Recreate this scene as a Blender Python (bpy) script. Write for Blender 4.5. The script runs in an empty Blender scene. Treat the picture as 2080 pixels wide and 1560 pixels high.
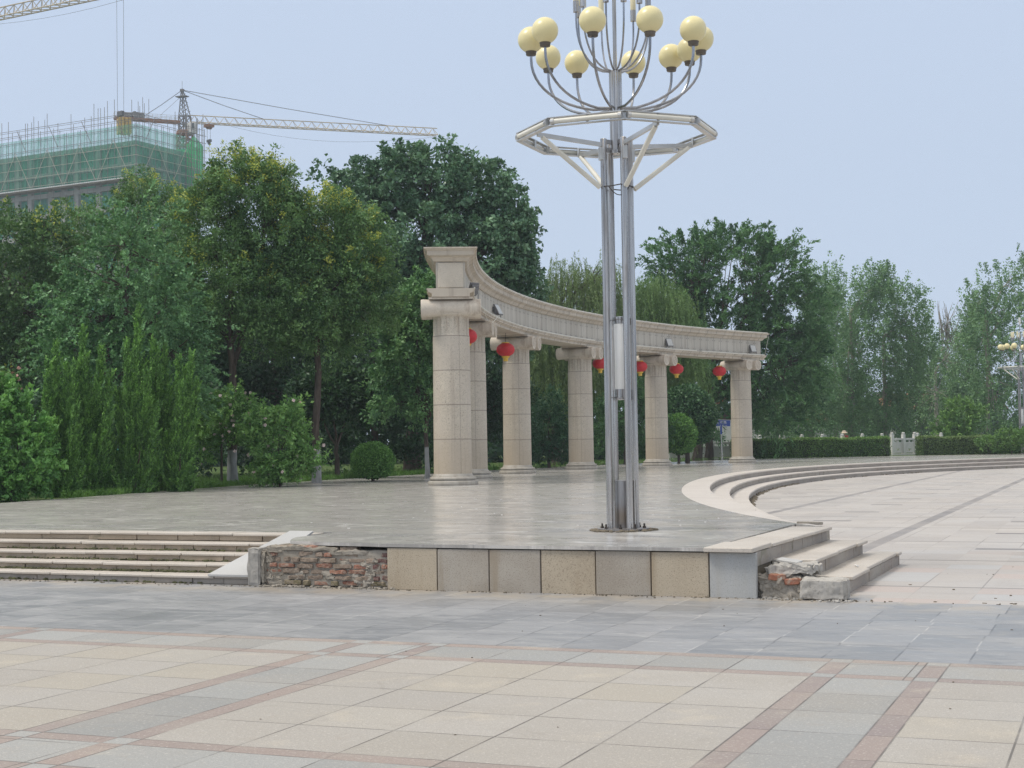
import bpy, bmesh, math, random
import numpy as np
from mathutils import Vector, Matrix, noise as mnoise
random.seed(7)
RNG = np.random.default_rng(11)
scene = bpy.context.scene
COL = scene.collection
PI = math.pi

# ------------------------------------------------------------------ camera (solved from the paving lines)
FPX, CAMH = 3076.0, 1.55
PITCH, YAW, ROLL = math.radians(2.2636), math.radians(-21.9755), math.radians(-0.841)
def _basis():
    cy, sy, cp, sp = math.cos(YAW), math.sin(YAW), math.cos(PITCH), math.sin(PITCH)
    F = np.array([sy*cp, cy*cp, sp]); R = np.array([cy, -sy, 0.0]); U = np.cross(R, F)
    cr, sr = math.cos(ROLL), math.sin(ROLL)
    return cr*R+sr*U, -sr*R+cr*U, F
CR, CU, CF = _basis()
EYE = np.array([0, 0, CAMH])
def ray(x, y): return CR*(x-1040)/FPX - CU*(y-780)/FPX + CF
def at(x, y, depth): return EYE + ray(x, y)*depth            # point of the place seen at a photo position, `depth` metres away
def on(x, y, z):
    d = ray(x, y); return EYE + d*((z-CAMH)/d[2])
cam = bpy.data.cameras.new("camera"); cam.sensor_width = 36; cam.lens = FPX/2080*36
cam.clip_start = 0.1; cam.clip_end = 3000
co = bpy.data.objects.new("camera", cam); COL.objects.link(co)
m = Matrix.Identity(4)
for i in range(3):
    m[i][0], m[i][1], m[i][2], m[i][3] = CR[i], CU[i], -CF[i], EYE[i]
co.matrix_world = m; scene.camera = co

HP = 0.49            # terrace height above the plaza
# ------------------------------------------------------------------ node helper
class S:
    def __init__(s, g, o): s.g, s.o = g, o
    def __add__(s, b): return s.g.m('ADD', s, b)
    def __radd__(s, b): return s.g.m('ADD', s, b)
    def __sub__(s, b): return s.g.m('SUBTRACT', s, b)
    def __rsub__(s, b): return s.g.m('SUBTRACT', b, s)
    def __mul__(s, b): return s.g.m('MULTIPLY', s, b)
    def __rmul__(s, b): return s.g.m('MULTIPLY', s, b)
    def __truediv__(s, b): return s.g.m('DIVIDE', s, b)
    def __gt__(s, b): return s.g.m('GREATER_THAN', s, b)
    def __lt__(s, b): return s.g.m('LESS_THAN', s, b)
class Mat:
    def __init__(s, name, rough=.6, spec=.5, metal=0.0):
        s.mat = bpy.data.materials.new(name); s.mat.use_nodes = True
        s.nt = s.mat.node_tree; s.p = s.nt.nodes['Principled BSDF']
        s.p.inputs['Roughness'].default_value = rough
        s.p.inputs['Specular IOR Level'].default_value = spec
        s.p.inputs['Metallic'].default_value = metal
        s._c = {}
    def n(s, t): return s.nt.nodes.new(t)
    def put(s, inp, v):
        if isinstance(v, S): s.nt.links.new(v.o, inp)
        elif isinstance(v, (tuple, list)) and len(v) == 3 and inp.type == 'RGBA': inp.default_value = (*v, 1)
        else: inp.default_value = v
    def m(s, op, a, b=0.0, c=0.0, clamp=False):
        n = s.n('ShaderNodeMath'); n.operation = op; n.use_clamp = clamp
        s.put(n.inputs[0], a); s.put(n.inputs[1], b); s.put(n.inputs[2], c); return S(s, n.outputs[0])
    def fract(s, a): return s.m('FRACT', a)
    def floor(s, a): return s.m('FLOOR', a)
    def abs(s, a): return s.m('ABSOLUTE', a)
    def min(s, a, b): return s.m('MINIMUM', a, b)
    def max(s, a, b): return s.m('MAXIMUM', a, b)
    def smooth(s, a, lo, hi):
        n = s.n('ShaderNodeMapRange'); n.interpolation_type = 'SMOOTHSTEP'
        s.put(n.inputs['Value'], a); n.inputs['From Min'].default_value = lo; n.inputs['From Max'].default_value = hi
        return S(s, n.outputs['Result'])
    def mix(s, f, a, b, mode='MIX'):
        n = s.n('ShaderNodeMix'); n.data_type = 'RGBA'; n.blend_type = mode
        s.put(n.inputs[0], f); s.put(n.inputs[6], a); s.put(n.inputs[7], b); return S(s, n.outputs[2])
    def pos(s):
        if 'pos' not in s._c:
            n = s.n('ShaderNodeNewGeometry'); x = s.n('ShaderNodeSeparateXYZ'); s.nt.links.new(n.outputs['Position'], x.inputs[0])
            s._c['pos'] = (S(s, n.outputs['Position']), S(s, x.outputs[0]), S(s, x.outputs[1]), S(s, x.outputs[2]))
        return s._c['pos']
    def obj(s):
        if 'obj' not in s._c:
            n = s.n('ShaderNodeTexCoord'); x = s.n('ShaderNodeSeparateXYZ'); s.nt.links.new(n.outputs['Object'], x.inputs[0])
            s._c['obj'] = (S(s, n.outputs['Object']), S(s, x.outputs[0]), S(s, x.outputs[1]), S(s, x.outputs[2]))
        return s._c['obj']
    def vec(s, x, y, z=0.0):
        n = s.n('ShaderNodeCombineXYZ'); s.put(n.inputs[0], x); s.put(n.inputs[1], y); s.put(n.inputs[2], z); return S(s, n.outputs[0])
    def noise(s, v, scale, detail=3.0, rough=.55, dist=0.0):
        n = s.n('ShaderNodeTexNoise'); s.put(n.inputs['Vector'], v); n.inputs['Scale'].default_value = scale
        n.inputs['Detail'].default_value = detail; n.inputs['Roughness'].default_value = rough; n.inputs['Distortion'].default_value = dist
        return S(s, n.outputs[0])
    def voro(s, v, scale, feature='F1', out='Distance'):
        n = s.n('ShaderNodeTexVoronoi'); n.feature = feature; s.put(n.inputs['Vector'], v); n.inputs['Scale'].default_value = scale
        return S(s, n.outputs[out])
    def white(s, v):
        n = s.n('ShaderNodeTexWhiteNoise'); n.noise_dimensions = '3D'; s.put(n.inputs['Vector'], v); return S(s, n.outputs['Value'])
    def attr(s, name):
        n = s.n('ShaderNodeAttribute'); n.attribute_name = name; return S(s, n.outputs['Color'])
    def color(s, c): s.put(s.p.inputs['Base Color'], c)
    def rough(s, c): s.put(s.p.inputs['Roughness'], c)
    def bump(s, h, strength=.3, dist=.01):
        n = s.n('ShaderNodeBump'); n.inputs['Strength'].default_value = strength; n.inputs['Distance'].default_value = dist
        s.put(n.inputs['Height'], h); s.nt.links.new(n.outputs[0], s.p.inputs['Normal'])
    def line(s, a, period, width, offset=0.0):
        """1 on a joint of `width` metres every `period` metres along a"""
        f = s.fract((a-offset)/period + 0.0)
        d = s.min(f, 1.0-f)*period
        return 1.0 - s.smooth(d, width*.3, width*.8)

def granite(name, c1, c2, speck=(.09, .085, .08), amount=.35, scale=90, rough=.55, world=True, stain=None, spec=.4):
    g = Mat(name, rough, spec); P = (g.pos() if world else g.obj())[0]
    n1 = g.noise(P, 1.3, 4); n2 = g.noise(P, scale, 2, .7); n3 = g.noise(P, scale*.45, 2, .6)
    c = g.mix(g.smooth(n1, .3, .7), c1, c2)
    c = g.mix(g.smooth(n2, .52, .72)*amount, c, speck)
    c = g.mix(g.smooth(n3, .55, .7)*(amount*.6), c, tuple(min(1, k*1.35) for k in c1))
    if stain:
        x, y, z = (g.pos() if world else g.obj())[1:]
        st = g.noise(g.vec(x*5, y*5, z*.5), 1.0, 4, .6)
        c = g.mix(g.smooth(st, .5, .75)*stain[1], c, stain[0])
    g.color(c); g.bump(n2, .12, .004); g.last = c
    return g

# ------------------------------------------------------------------ mesh helper
class MB:
    def __init__(s): s.v, s.f, s.mi, s.c = [], [], [], []
    def add(s, vs, fs, mi=0, col=None):
        o = len(s.v); s.v += [tuple(map(float, v)) for v in vs]
        for f in fs: s.f.append([i+o for i in f]); s.mi.append(mi); s.c.append(col or (1, 1, 1))
        return s
    def box(s, c, size, rot=None, mi=0, col=None):
        hx, hy, hz = size[0]/2, size[1]/2, size[2]/2
        vs = [Vector((x, y, z)) for z in (-hz, hz) for x, y in ((-hx, -hy), (hx, -hy), (hx, hy), (-hx, hy))]
        if rot is not None:
            M3 = rot if isinstance(rot, Matrix) else Matrix.Rotation(rot, 3, 'Z')
            vs = [M3 @ v for v in vs]
        c = Vector(c)
        return s.add([v+c for v in vs], [(3, 2, 1, 0), (4, 5, 6, 7), (0, 1, 5, 4), (1, 2, 6, 5), (2, 3, 7, 6), (3, 0, 4, 7)], mi, col)
    def bar(s, a, b, w, h=None, mi=0, col=None):
        a, b = Vector(a), Vector(b); d = b-a
        q = d.to_track_quat('X', 'Z').to_matrix()
        return s.box((a+b)/2, (d.length, w, h or w), q, mi, col)
    def tube(s, pts, r, n=8, mi=0, caps=True, col=None):
        pts = [Vector(p) for p in pts]; k = len(pts)
        rs = list(r) if hasattr(r, '__len__') else [r]*k
        vs, fs = [], []; up = None
        for i, p in enumerate(pts):
            t = (pts[min(i+1, k-1)]-pts[max(i-1, 0)]).normalized()
            if up is None:
                up = t.orthogonal().normalized()
            up = (up - t*up.dot(t)); up = up.normalized() if up.length > 1e-6 else t.orthogonal().normalized()
            w = t.cross(up)
            for j in range(n):
                a = 2*PI*j/n; vs.append(p+(up*math.cos(a)+w*math.sin(a))*rs[i])
        for i in range(k-1):
            for j in range(n):
                fs.append((i*n+j, i*n+(j+1) % n, (i+1)*n+(j+1) % n, (i+1)*n+j))
        if caps: fs += [tuple(range(n))[::-1], tuple(range((k-1)*n, k*n))]
        return s.add(vs, fs, mi, col)
    def lathe(s, prof, n=32, c=(0, 0, 0), axis='Z', mi=0, rf=None, col=None):
        """prof: (r, z) from bottom to top, closed with caps"""
        vs, fs = [], []; c = Vector(c)
        for r, z in prof:
            for j in range(n):
                a = 2*PI*j/n; rr = r if rf is None else r*rf(a, z)
                p = Vector((rr*math.cos(a), rr*math.sin(a), z))
                if axis == 'X': p = Vector((p.z, p.x, p.y))
                if axis == 'Y': p = Vector((p.y, p.z, p.x))
                vs.append(p+c)
        k = len(prof)
        for i in range(k-1):
            for j in range(n): fs.append((i*n+j, i*n+(j+1) % n, (i+1)*n+(j+1) % n, (i+1)*n+j))
        fs += [tuple(range(n))[::-1], tuple(range((k-1)*n, k*n))]
        return s.add(vs, fs, mi, col)
    def prism(s, poly, z0, z1, mi=0):
        n = len(poly); vs = [(x, y, z0) for x, y in poly]+[(x, y, z1) for x, y in poly]
        return s.add(vs, [tuple(range(n))[::-1], tuple(range(n, 2*n))]+[(i, (i+1) % n, n+(i+1) % n, n+i) for i in range(n)], mi)
    def sphere(s, c, r, seg=24, rings=14, mi=0, col=None):
        rr = r if hasattr(r, '__len__') else (r, r, r)
        vs = [(c[0], c[1], c[2]-rr[2])]
        for i in range(1, rings):
            t = PI*i/rings
            for j in range(seg):
                a = 2*PI*j/seg; vs.append((c[0]+rr[0]*math.sin(t)*math.cos(a), c[1]+rr[1]*math.sin(t)*math.sin(a), c[2]-rr[2]*math.cos(t)))
        vs.append((c[0], c[1], c[2]+rr[2])); e = len(vs)-1
        fs = [(0, 1+(j+1) % seg, 1+j) for j in range(seg)]
        for i in range(rings-2):
            for j in range(seg): a = 1+i*seg; fs.append((a+j, a+(j+1) % seg, a+seg+(j+1) % seg, a+seg+j))
        a = 1+(rings-2)*seg
        fs += [(a+j, a+(j+1) % seg, e) for j in range(seg)]
        return s.add(vs, fs, mi, col)
    def rock(s, c, size, rough=.02, freq=6, cuts=7, rot=0.0, mi=0, seed=0, col=None, keep_bottom=True):
        """a box cut fine and worn by noise"""
        bm = bmesh.new(); bmesh.ops.create_cube(bm, size=1)
        bmesh.ops.subdivide_edges(bm, edges=bm.edges[:], cuts=cuts, use_grid_fill=True)
        R = Matrix.Rotation(rot, 3, 'Z'); c = Vector(c); off = Vector((seed*7.1, seed*3.3, seed*1.7))
        for v in bm.verts:
            p = v.co.copy(); k = max(abs(p.x), abs(p.y), abs(p.z))
            q = Vector((p.x*size[0], p.y*size[1], p.z*size[2]))
            edge = sum(abs(a) > .46 for a in p)
            nv = mnoise.noise_vector(q*freq+off)*rough + mnoise.noise_vector(q*freq*3.1+off)*rough*.5
            q += nv
            if edge >= 2: q -= Vector((math.copysign(1, p.x), math.copysign(1, p.y), math.copysign(1, p.z)*.6))*rough*.7
            v.co = q
        bm.verts.ensure_lookup_table(); bm.verts.index_update()
        s.add([R @ v.co + c for v in bm.verts], [[v.index for v in f.verts] for f in bm.faces], mi, col); bm.free()
        return s
    def build(s, name, mats, parent=None, org=(0, 0, 0), smooth=False, bevel=0.0, sharp=35, colors=False):
        me = bpy.data.meshes.new(name); o = Vector(org)
        me.from_pydata([tuple(Vector(v)-o) for v in s.v], [], s.f)
        mats = mats if isinstance(mats, (list, tuple)) else [mats]
        for mt in mats: me.materials.append(mt.mat if isinstance(mt, Mat) else mt)
        if len(mats) > 1: me.polygons.foreach_set('material_index', s.mi)
        if colors:
            a = me.attributes.new('col', 'FLOAT_COLOR', 'FACE')
            a.data.foreach_set('color', np.array([(*c, 1) for c in s.c], dtype=np.float32).ravel())
        me.update()
        if smooth:
            me.polygons.foreach_set('use_smooth', [True]*len(me.polygons))
            try: me.set_sharp_from_angle(angle=math.radians(sharp))
            except Exception: pass
        ob = bpy.data.objects.new(name, me); COL.objects.link(ob)
        if parent is not None: ob.parent = parent
        else: ob.location = o
        if bevel:
            b = ob.modifiers.new('edge_wear', 'BEVEL'); b.width = bevel; b.segments = 1; b.limit_method = 'ANGLE'
        return ob

def tag(o, label=None, cat=None, group=None, kind=None):
    if label: o['label'] = label
    if cat: o['category'] = cat
    if group: o['group'] = group
    if kind: o['kind'] = kind
    return o
def thing(name, label, cat, loc=(0, 0, 0), rz=0.0, group=None):
    e = bpy.data.objects.new(name, None); COL.objects.link(e); e.empty_display_size = .3
    e.location = loc; e.rotation_euler = (0, 0, rz); return tag(e, label, cat, group)
def copy_tree(o, parent=None):
    c = o.copy(); COL.objects.link(c); c.parent = parent
    for ch in [k for k in bpy.data.objects if k.parent == o]: copy_tree(ch, c)
    return c
# ------------------------------------------------------------------ materials: paving
def paving_cream():
    g = Mat('granite paving', .5, .35); P, x, y, z = g.pos()
    xb, yb = g.fract((x+4.92)/3.771)*3.771, g.fract((y-6.83)/3.992)*3.992      # cream 2.965 wide, then a 0.806 band
    bx, by = xb > 2.965, yb > 3.15
    u, w = xb-2.965, yb-3.15
    redx = bx*g.max(u < .152, u > .654); redy = by*g.max(w < .152, w > .69)
    tx, ty = g.floor((x+4.92)/3.771*100+.0), g.floor((y-6.83)/3.992)
    ix = g.floor(g.min(xb, 2.96)/.593)+g.floor((x+4.92)/3.771)*9; iy = g.floor(g.min(yb, 3.14)/.63)+g.floor((y-6.83)/3.992)*9
    rnd = g.white(g.vec(ix, iy, bx+by*2+redx*4+redy*7)); rnd2 = g.white(g.vec(iy, ix, 3.0))
    fine = g.noise(P, 115, 3, .8); mid = g.noise(P, 45, 2, .6); big = g.noise(P, .9, 4); dirt = g.noise(P, 4.5, 5, .65)
    cream = g.mix(rnd, (.36, .33, .285), (.48, .45, .40)); cream = g.mix(g.smooth(rnd2, .58, .85)*.85, cream, (.46, .40, .28)); cream = g.mix(g.smooth(rnd2, .0, .25)*.6, cream, (.40, .375, .345))
    grey = g.mix(rnd, (.29, .29, .28), (.385, .385, .37))
    red = g.mix(rnd, (.275, .225, .21), (.345, .275, .24))
    band = g.max(bx, by)
    cross = bx*by
    c = g.mix(band, cream, grey)
    rr = g.max(redx, redy)*(1.0 - redx*redy)
    c = g.mix(rr, c, red)
    c = g.mix(g.smooth(big, .4, .68)*.45, c, (.36, .335, .30))
    blot = g.noise(P, 2.3, 6, .7, .8); c = g.mix(g.smooth(blot, .57, .72)*.35, c, (.27, .24, .205)); c = g.mix(g.smooth(g.noise(P, 1.6, 4, .6), .58, .7)*.3, c, (.56, .50, .40))
    c = g.mix(g.smooth(dirt, .58, .75)*.3, c, (.36, .30, .24))
    c = g.mix(g.smooth(fine, .48, .66)*.6, c, (.17, .155, .145)); c = g.mix(g.smooth(mid, .56, .7)*.3, c, (.72, .68, .62))
    jx = g.line(g.min(xb, 2.965), .593, .011)*(1.0-bx); jy = g.line(g.min(yb, 3.15), .63, .011)*(1.0-by)
    jx2 = bx*(1.0-g.smooth(g.min(g.min(g.abs(u), g.abs(u-.152)), g.min(g.abs(u-.654), g.abs(u-.806))), .003, .008))
    jy2 = by*(1.0-g.smooth(g.min(g.min(g.abs(w), g.abs(w-.152)), g.min(g.abs(w-.69), g.abs(w-.842))), .003, .008))
    j = g.max(g.max(jx, jy), g.max(jx2, jy2)); jl = bx*g.line(yb, .63, .009); jm = by*g.line(xb, .593, .009)
    j = g.max(j, g.max(jl, jm))*g.smooth(g.noise(P, 1.7, 3), .25, .6)
    c = g.mix(j*.85, c, (.10, .09, .08))
    g.color(c); g.rough(g.smooth(big, .2, .9)*.25+.42); g.bump(fine*.3-j*1.0, .25, .006)
    return g
def paving_slate():
    g = Mat('slate paving', .4, .45); P, x, y, z = g.pos()
    row = g.floor((y-10.83)/.78); xo = x + g.white(g.vec(row, 0.0, 1.0))*0.06
    ix, iy = g.floor(xo/.5), row
    rnd = g.white(g.vec(ix, iy, 0.0))
    st = g.noise(g.vec(x*1.0, y*2.6, 0.0), 1.0, 6, .72, .6); st2 = g.noise(g.vec(x*3.0, y*9.0, rnd*9.0), 1.0, 5, .7, .4); big = g.noise(P, .5, 3)
    c = g.mix(rnd, (.205, .21, .22), (.30, .30, .305))
    c = g.mix(g.smooth(st, .44, .66)*.42, c, (.37, .37, .365)); c = g.mix(g.smooth(st2, .54, .68)*.6, c, (.15, .155, .17))
    c = g.mix(g.smooth(g.noise(g.vec(x*4.0, y*12.0, 2.0), 1.0, 5, .7), .57, .68)*.5, c, (.52, .52, .50))
    edge = g.smooth(y, 13.6, 14.7)*g.smooth(g.noise(P, 2.2, 4), .35, .65)
    c = g.mix(edge*.65, c, (.43, .37, .29))
    j = g.max(g.line(xo, .5, .012), g.line(y-10.83, .78, .012))*g.smooth(g.noise(P, 1.9, 3), .3, .6)
    lj = g.smooth(g.noise(P, .8, 2), .5, .55)
    c = g.mix(j*.75, c, g.mix(lj, (.08, .08, .085), (.50, .49, .47)))
    g.color(c); g.rough(g.smooth(st, .3, .8)*.25+.3); g.bump(st2*.2-j, .15, .006)
    return g
def paving_round():
    g = Mat('plaza paving', .5, .35); P, x, y, z = g.pos()
    ix, iy = g.floor((x+2.0)/.6), g.floor((y-16.25)/.59)
    rnd = g.white(g.vec(ix, iy, 0.0)); big = g.noise(P, .35, 4); fine = g.noise(P, 60, 2, .7); st = g.noise(g.vec(x*.6, y*6.0, 0.0), 1.0, 4, .6)
    c = g.mix(rnd, (.41, .38, .355), (.485, .455, .425)); c = g.mix(g.smooth(st, .42, .72)*.5, c, (.38, .355, .335)); c = g.mix(g.smooth(g.noise(P, 1.1, 5, .65), .55, .72)*.3, c, (.33, .30, .27))
    row = g.white(g.vec(iy, 5.0, 0.0)); near = 1.0-g.smooth(y, 19.5, 22.5)
    c = g.mix(near*(rnd > .78)*.7, c, (.42, .42, .42))
    c = g.mix(near*(rnd < .2)*.5, c, (.49, .40, .36))
    c = g.mix(g.smooth(fine, .55, .7)*.3, c, (.27, .24, .22))
    rows = g.line(y, 3.55, .07, 16.3); sub = g.line(y, .59, .014, 16.25)*.45; cols = g.line(x, .6, .012, -2.0)*g.smooth(g.noise(P, .4, 2), .45, .6)
    c = g.mix(g.max(g.max(rows*.75, sub*g.smooth(g.noise(P, .6, 2), .4, .6)), cols*.7), c, (.17, .15, .14))
    xs = g.fract((x+3.55)/3.6)*3.6; stripe = (xs < .22)
    c = g.mix(stripe*g.smooth(y, 19.8, 20.2), c, g.mix(g.white(g.vec(g.floor(y/.6), 0.0, 2.0)), (.23, .215, .21), (.33, .305, .29)))
    ys = g.fract((y-36.0)/3.55)*3.55; xd = g.fract((x+5.56)/3.6)*3.6
    dash = (xd < .72)*(ys < .3)*(y > 21.5)
    c = g.mix(dash*.9, c, (.20, .185, .18))
    # a long-dried dirt stain that has its own outline
    dx, dy = (x+.9), (y-21.2); q = g.m('SQRT', dx*dx*1.2+dy*dy*.9)+g.noise(P, 1.6, 4)*.9
    c = g.mix((1.0-g.smooth(q, .75, 1.15))*.5, c, (.24, .18, .14))
    g.color(c); g.rough(g.smooth(big, .3, .7)*.2+.42); g.bump(fine*.3, .15, .004)
    return g
def paving_terrace():
    g = Mat('polished terrace marble', .2, .5); P, x, y, z = g.pos()
    ix, iy = g.floor(x/.8), g.floor(y/.8); rnd = g.white(g.vec(ix, iy, 0.0))
    st = g.noise(g.vec(x*.75, y*.9, 0.0), 1.0, 6, .72, .6); st2 = g.noise(g.vec(x*1.5, y*2.3, rnd*5.0), 1.0, 6, .75, .5); big = g.noise(g.vec(x*.12, y*.12, 0.0), 1.0, 3)
    c = g.mix(rnd, (.46, .44, .415), (.54, .52, .495))
    c = g.mix(g.smooth(st, .44, .58)*.85, c, (.30, .29, .275)); c = g.mix(g.smooth(st2, .53, .63)*.8, c, (.68, .66, .63))
    c = g.mix(g.smooth(big, .45, .7)*.4, c, (.43, .41, .38))
    c = g.mix(g.smooth(g.noise(g.vec(x*1.3, y*3.6, 3.0), 1.0, 5, .7), .55, .63)*.6, c, (.22, .21, .205))
    j = g.max(g.line(x, .8, .01), g.line(y, .8, .01))*g.smooth(g.noise(P, .8, 3), .4, .7)
    c = g.mix(j*.55, c, (.16, .15, .15))
    g.color(c); g.rough(g.smooth(st, .3, .75)*.16+.15); g.bump(st2*.4+g.noise(P, 1.1, 2)*.35-j*.3, .09, .012)
    return g
M = {}
M['cream'] = paving_cream(); M['slate'] = paving_slate(); M['round'] = paving_round(); M['terrace'] = paving_terrace()
def step_mat():
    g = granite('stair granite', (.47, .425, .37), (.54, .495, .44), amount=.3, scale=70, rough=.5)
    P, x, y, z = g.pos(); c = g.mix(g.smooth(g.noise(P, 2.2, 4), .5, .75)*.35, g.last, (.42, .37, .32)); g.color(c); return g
M['step'] = step_mat()
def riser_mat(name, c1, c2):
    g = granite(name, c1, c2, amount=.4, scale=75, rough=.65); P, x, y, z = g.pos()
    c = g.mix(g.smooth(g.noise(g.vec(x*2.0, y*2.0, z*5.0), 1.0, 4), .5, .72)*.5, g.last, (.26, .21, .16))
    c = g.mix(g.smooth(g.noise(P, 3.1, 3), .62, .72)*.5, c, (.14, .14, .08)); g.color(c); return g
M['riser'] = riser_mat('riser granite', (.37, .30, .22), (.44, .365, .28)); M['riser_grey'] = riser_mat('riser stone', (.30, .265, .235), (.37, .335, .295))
M['ring'] = granite('ring stone', (.52, .475, .43), (.58, .535, .49), amount=.22, scale=60, rough=.5)
M['facing'] = granite('speckled facing granite', (.40, .335, .25), (.48, .415, .32), (.12, .095, .065), .75, 85, .7, stain=((.28, .205, .125), .5))
M['facing_dull'] = granite('grey brown facing granite', (.335, .295, .245), (.42, .385, .335), (.10, .085, .07), .75, 85, .7, stain=((.27, .21, .14), .55))
M['facing_grey'] = granite('grey facing granite', (.37, .38, .38), (.44, .445, .44), (.16, .17, .17), .6, 85, .65, stain=((.36, .33, .28), .3))
M['ramp'] = granite('white ramp granite', (.41, .41, .405), (.48, .48, .475), (.35, .35, .35), .4, 60, .55)
M['concrete'] = granite('broken concrete', (.33, .315, .29), (.45, .43, .40), (.15, .14, .12), .5, 28, .9, stain=((.2, .18, .14), .5))
M['mortar'] = granite('old mortar', (.29, .26, .215), (.40, .365, .315), (.12, .10, .08), .5, 24, .9)
M['dirt'] = granite('packed dirt', (.13, .11, .08), (.19, .16, .12), (.05, .05, .03), .5, 30, .95)
def col_mat():
    g = granite('column granite', (.51, .455, .37), (.575, .52, .435), (.15, .125, .10), .75, 34, .6, world=False)
    P, x, y, z = g.obj(); a = g.m('ARCTAN2', y, x)
    w = g.noise(g.vec(x*4, y*4, z*.7), 1.0, 4, .6)
    c = g.mix(g.smooth(w, .48, .75)*.45, g.last, (.50, .435, .365))
    sec = g.floor((a+1.13)/2.1); blk = g.white(g.vec(g.floor((z-.30)/.905), sec, g.m('MULTIPLY', 1.0, 3.0))); c = g.mix(blk*.4, c, (.46, .41, .36))
    low = (1.0-g.smooth(z+w*.9, .6, 2.4))*(z > .3); c = g.mix(low*.5, c, (.44, .35, .24)); c = g.mix((z < .3)*.65, c, g.mix(g.smooth(w, .4, .65), (.40, .385, .35), (.27, .25, .22)))
    run = g.noise(g.vec(x*7, y*7, z*.22), 1.0, 4, .6); c = g.mix(g.smooth(run, .56, .72)*.4, c, (.33, .28, .23))
    hi = g.smooth(z, 3.75, 4.4)*g.smooth(g.noise(g.vec(x*9, y*9, z*.4), 1.0, 3), .45, .65); c = g.mix(hi*.5, c, (.29, .22, .16))
    j = g.line(z, .905, .026, .30)*(z > .5)*(z < 4.2)
    seam = g.max(1.0-g.smooth(g.abs(a+1.13), .008, .022), 1.0-g.smooth(g.abs(a-.97), .008, .022))*(z > .3)
    c = g.mix(g.max(j, seam*.8)*.6, c, (.17, .14, .12)); g.color(c); return g
M['column'] = col_mat()
M['capital'] = granite('capital granite', (.56, .495, .415), (.62, .56, .475), (.24, .19, .155), .4, 45, .6, world=False, stain=((.30, .22, .16), .65))
CX, CY, RA = 23.45, 54.58, 43.8          # colonnade arc
def arc_mat(name, c1, c2, period, bolts=False, off=0.0):
    g = granite(name, c1, c2, (.24, .21, .18), .35, 45, .65, stain=((.30, .24, .18), .5)); P, x, y, z = g.pos()
    a = g.m('ARCTAN2', y-CY, g.m('MULTIPLY', x-CX, -1.0))*RA
    rnd = g.white(g.vec(g.floor((a-off)/period), 1.0, 0.0)); c = g.mix(rnd*.75, g.last, tuple(k*.86 for k in c1))
    run = g.noise(g.vec(x*4.0, y*4.0, z*.5), 1.0, 4, .6); c = g.mix(g.smooth(run, .52, .72)*.5, c, (.30, .25, .20))
    c = g.mix(g.line(a, period, .03, off)*.7, c, (.17, .15, .12))
    if bolts:
        f = g.fract(a/period)*period; dz = g.min(g.abs(z-HP-5.27), g.abs(z-HP-5.72)); da = g.min(g.abs(f-.08), g.abs(f-period+.08))
        c = g.mix((da < .022)*(dz < .022)*.8, c, (.10, .08, .07))
    g.color(c); return g
M['frieze'] = arc_mat('frieze panel stone', (.53, .50, .44), (.58, .55, .49), .56, True)
M['cornice'] = arc_mat('cornice stone', (.57, .505, .415), (.64, .575, .485), .74, off=-18.86)
M['endstone'] = granite('end block stone', (.57, .51, .42), (.63, .57, .48), (.24, .2, .16), .4, 45, .65)
def plain(name, c, rough=.5, metal=0.0, var=.12, scale=3.0, spec=.5):
    g = Mat(name, rough, spec, metal); P = g.obj()[0]
    n = g.noise(P, scale, 4); g.color(g.mix(g.smooth(n, .3, .7), c, tuple(k*(1-var) for k in c))); return g
def steel_mat():
    g = Mat('streaked stainless steel', .3, .5, 1.0); P, x, y, z = g.obj()
    s = g.noise(g.vec(x*30, y*30, z*.6), 1.0, 3); d = g.noise(g.vec(x*14, y*14, z*1.4), 1.0, 4)  # upright light and dark streaks put mirrored surroundings into the steel colour
    c = g.mix(g.smooth(s, .35, .7), (.58, .555, .53), (.30, .285, .275)); c = g.mix(g.smooth(d, .56, .75)*.6, c, (.22, .18, .145))
    g.color(c); g.rough(g.smooth(d, .3, .75)*.3+.14); return g
M['steel'] = steel_mat(); M['armsteel'] = plain('arm tube steel', (.42, .43, .46), .25, 1.0, .35, 5)
def dull_mat():
    g = Mat('dull stained steel', .5, .5, .85); P, x, y, z = g.obj(); d = g.noise(g.vec(x*9, y*9, z*2.2), 1.0, 5)
    c = g.mix(g.smooth(d, .35, .7), (.36, .36, .37), (.25, .24, .24))
    c = g.mix((1.0-g.smooth(g.abs(z-.16)+d*.1, .06, .25))*.6, c, (.22, .155, .09)); g.color(c); return g
M['dull'] = dull_mat()
M['darkmetal'] = plain('weathered collar metal', (.19, .165, .14), .55, .6, .3)
M['globe'] = plain('aged cream globe', (.82, .73, .41), .3, 0, .06, 2)
M['candle'] = plain('aged cream lamp tube', (.80, .73, .50), .35)
M['tube'] = plain('white light tube', (.76, .74, .66), .4, 0, .15)
M['whiteglass'] = plain('white lamp cylinder', (.83, .83, .81), .3, 0, .04)
M['aluminium'] = plain('aluminium rail', (.62, .62, .61), .42, .75, .2)
M['rust'] = plain('rust black bolt', (.05, .04, .035), .8)
M['red'] = plain('red lantern cloth', (.62, .022, .032), .55, 0, .2, 8)
M['gold'] = plain('yellow lantern trim', (.80, .52, .07), .5, 0, .2)
M['flood'] = plain('grey floodlight housing', (.22, .22, .23), .5, .3, .2)
M['floodglass'] = plain('floodlight glass', (.55, .56, .55), .2)
M['blue'] = plain('blue sign enamel', (.02, .07, .34), .4)
M['white'] = plain('white paint', (.78, .78, .77), .5)
M['greypost'] = plain('grey sign post', (.48, .49, .50), .5, .3)
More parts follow.
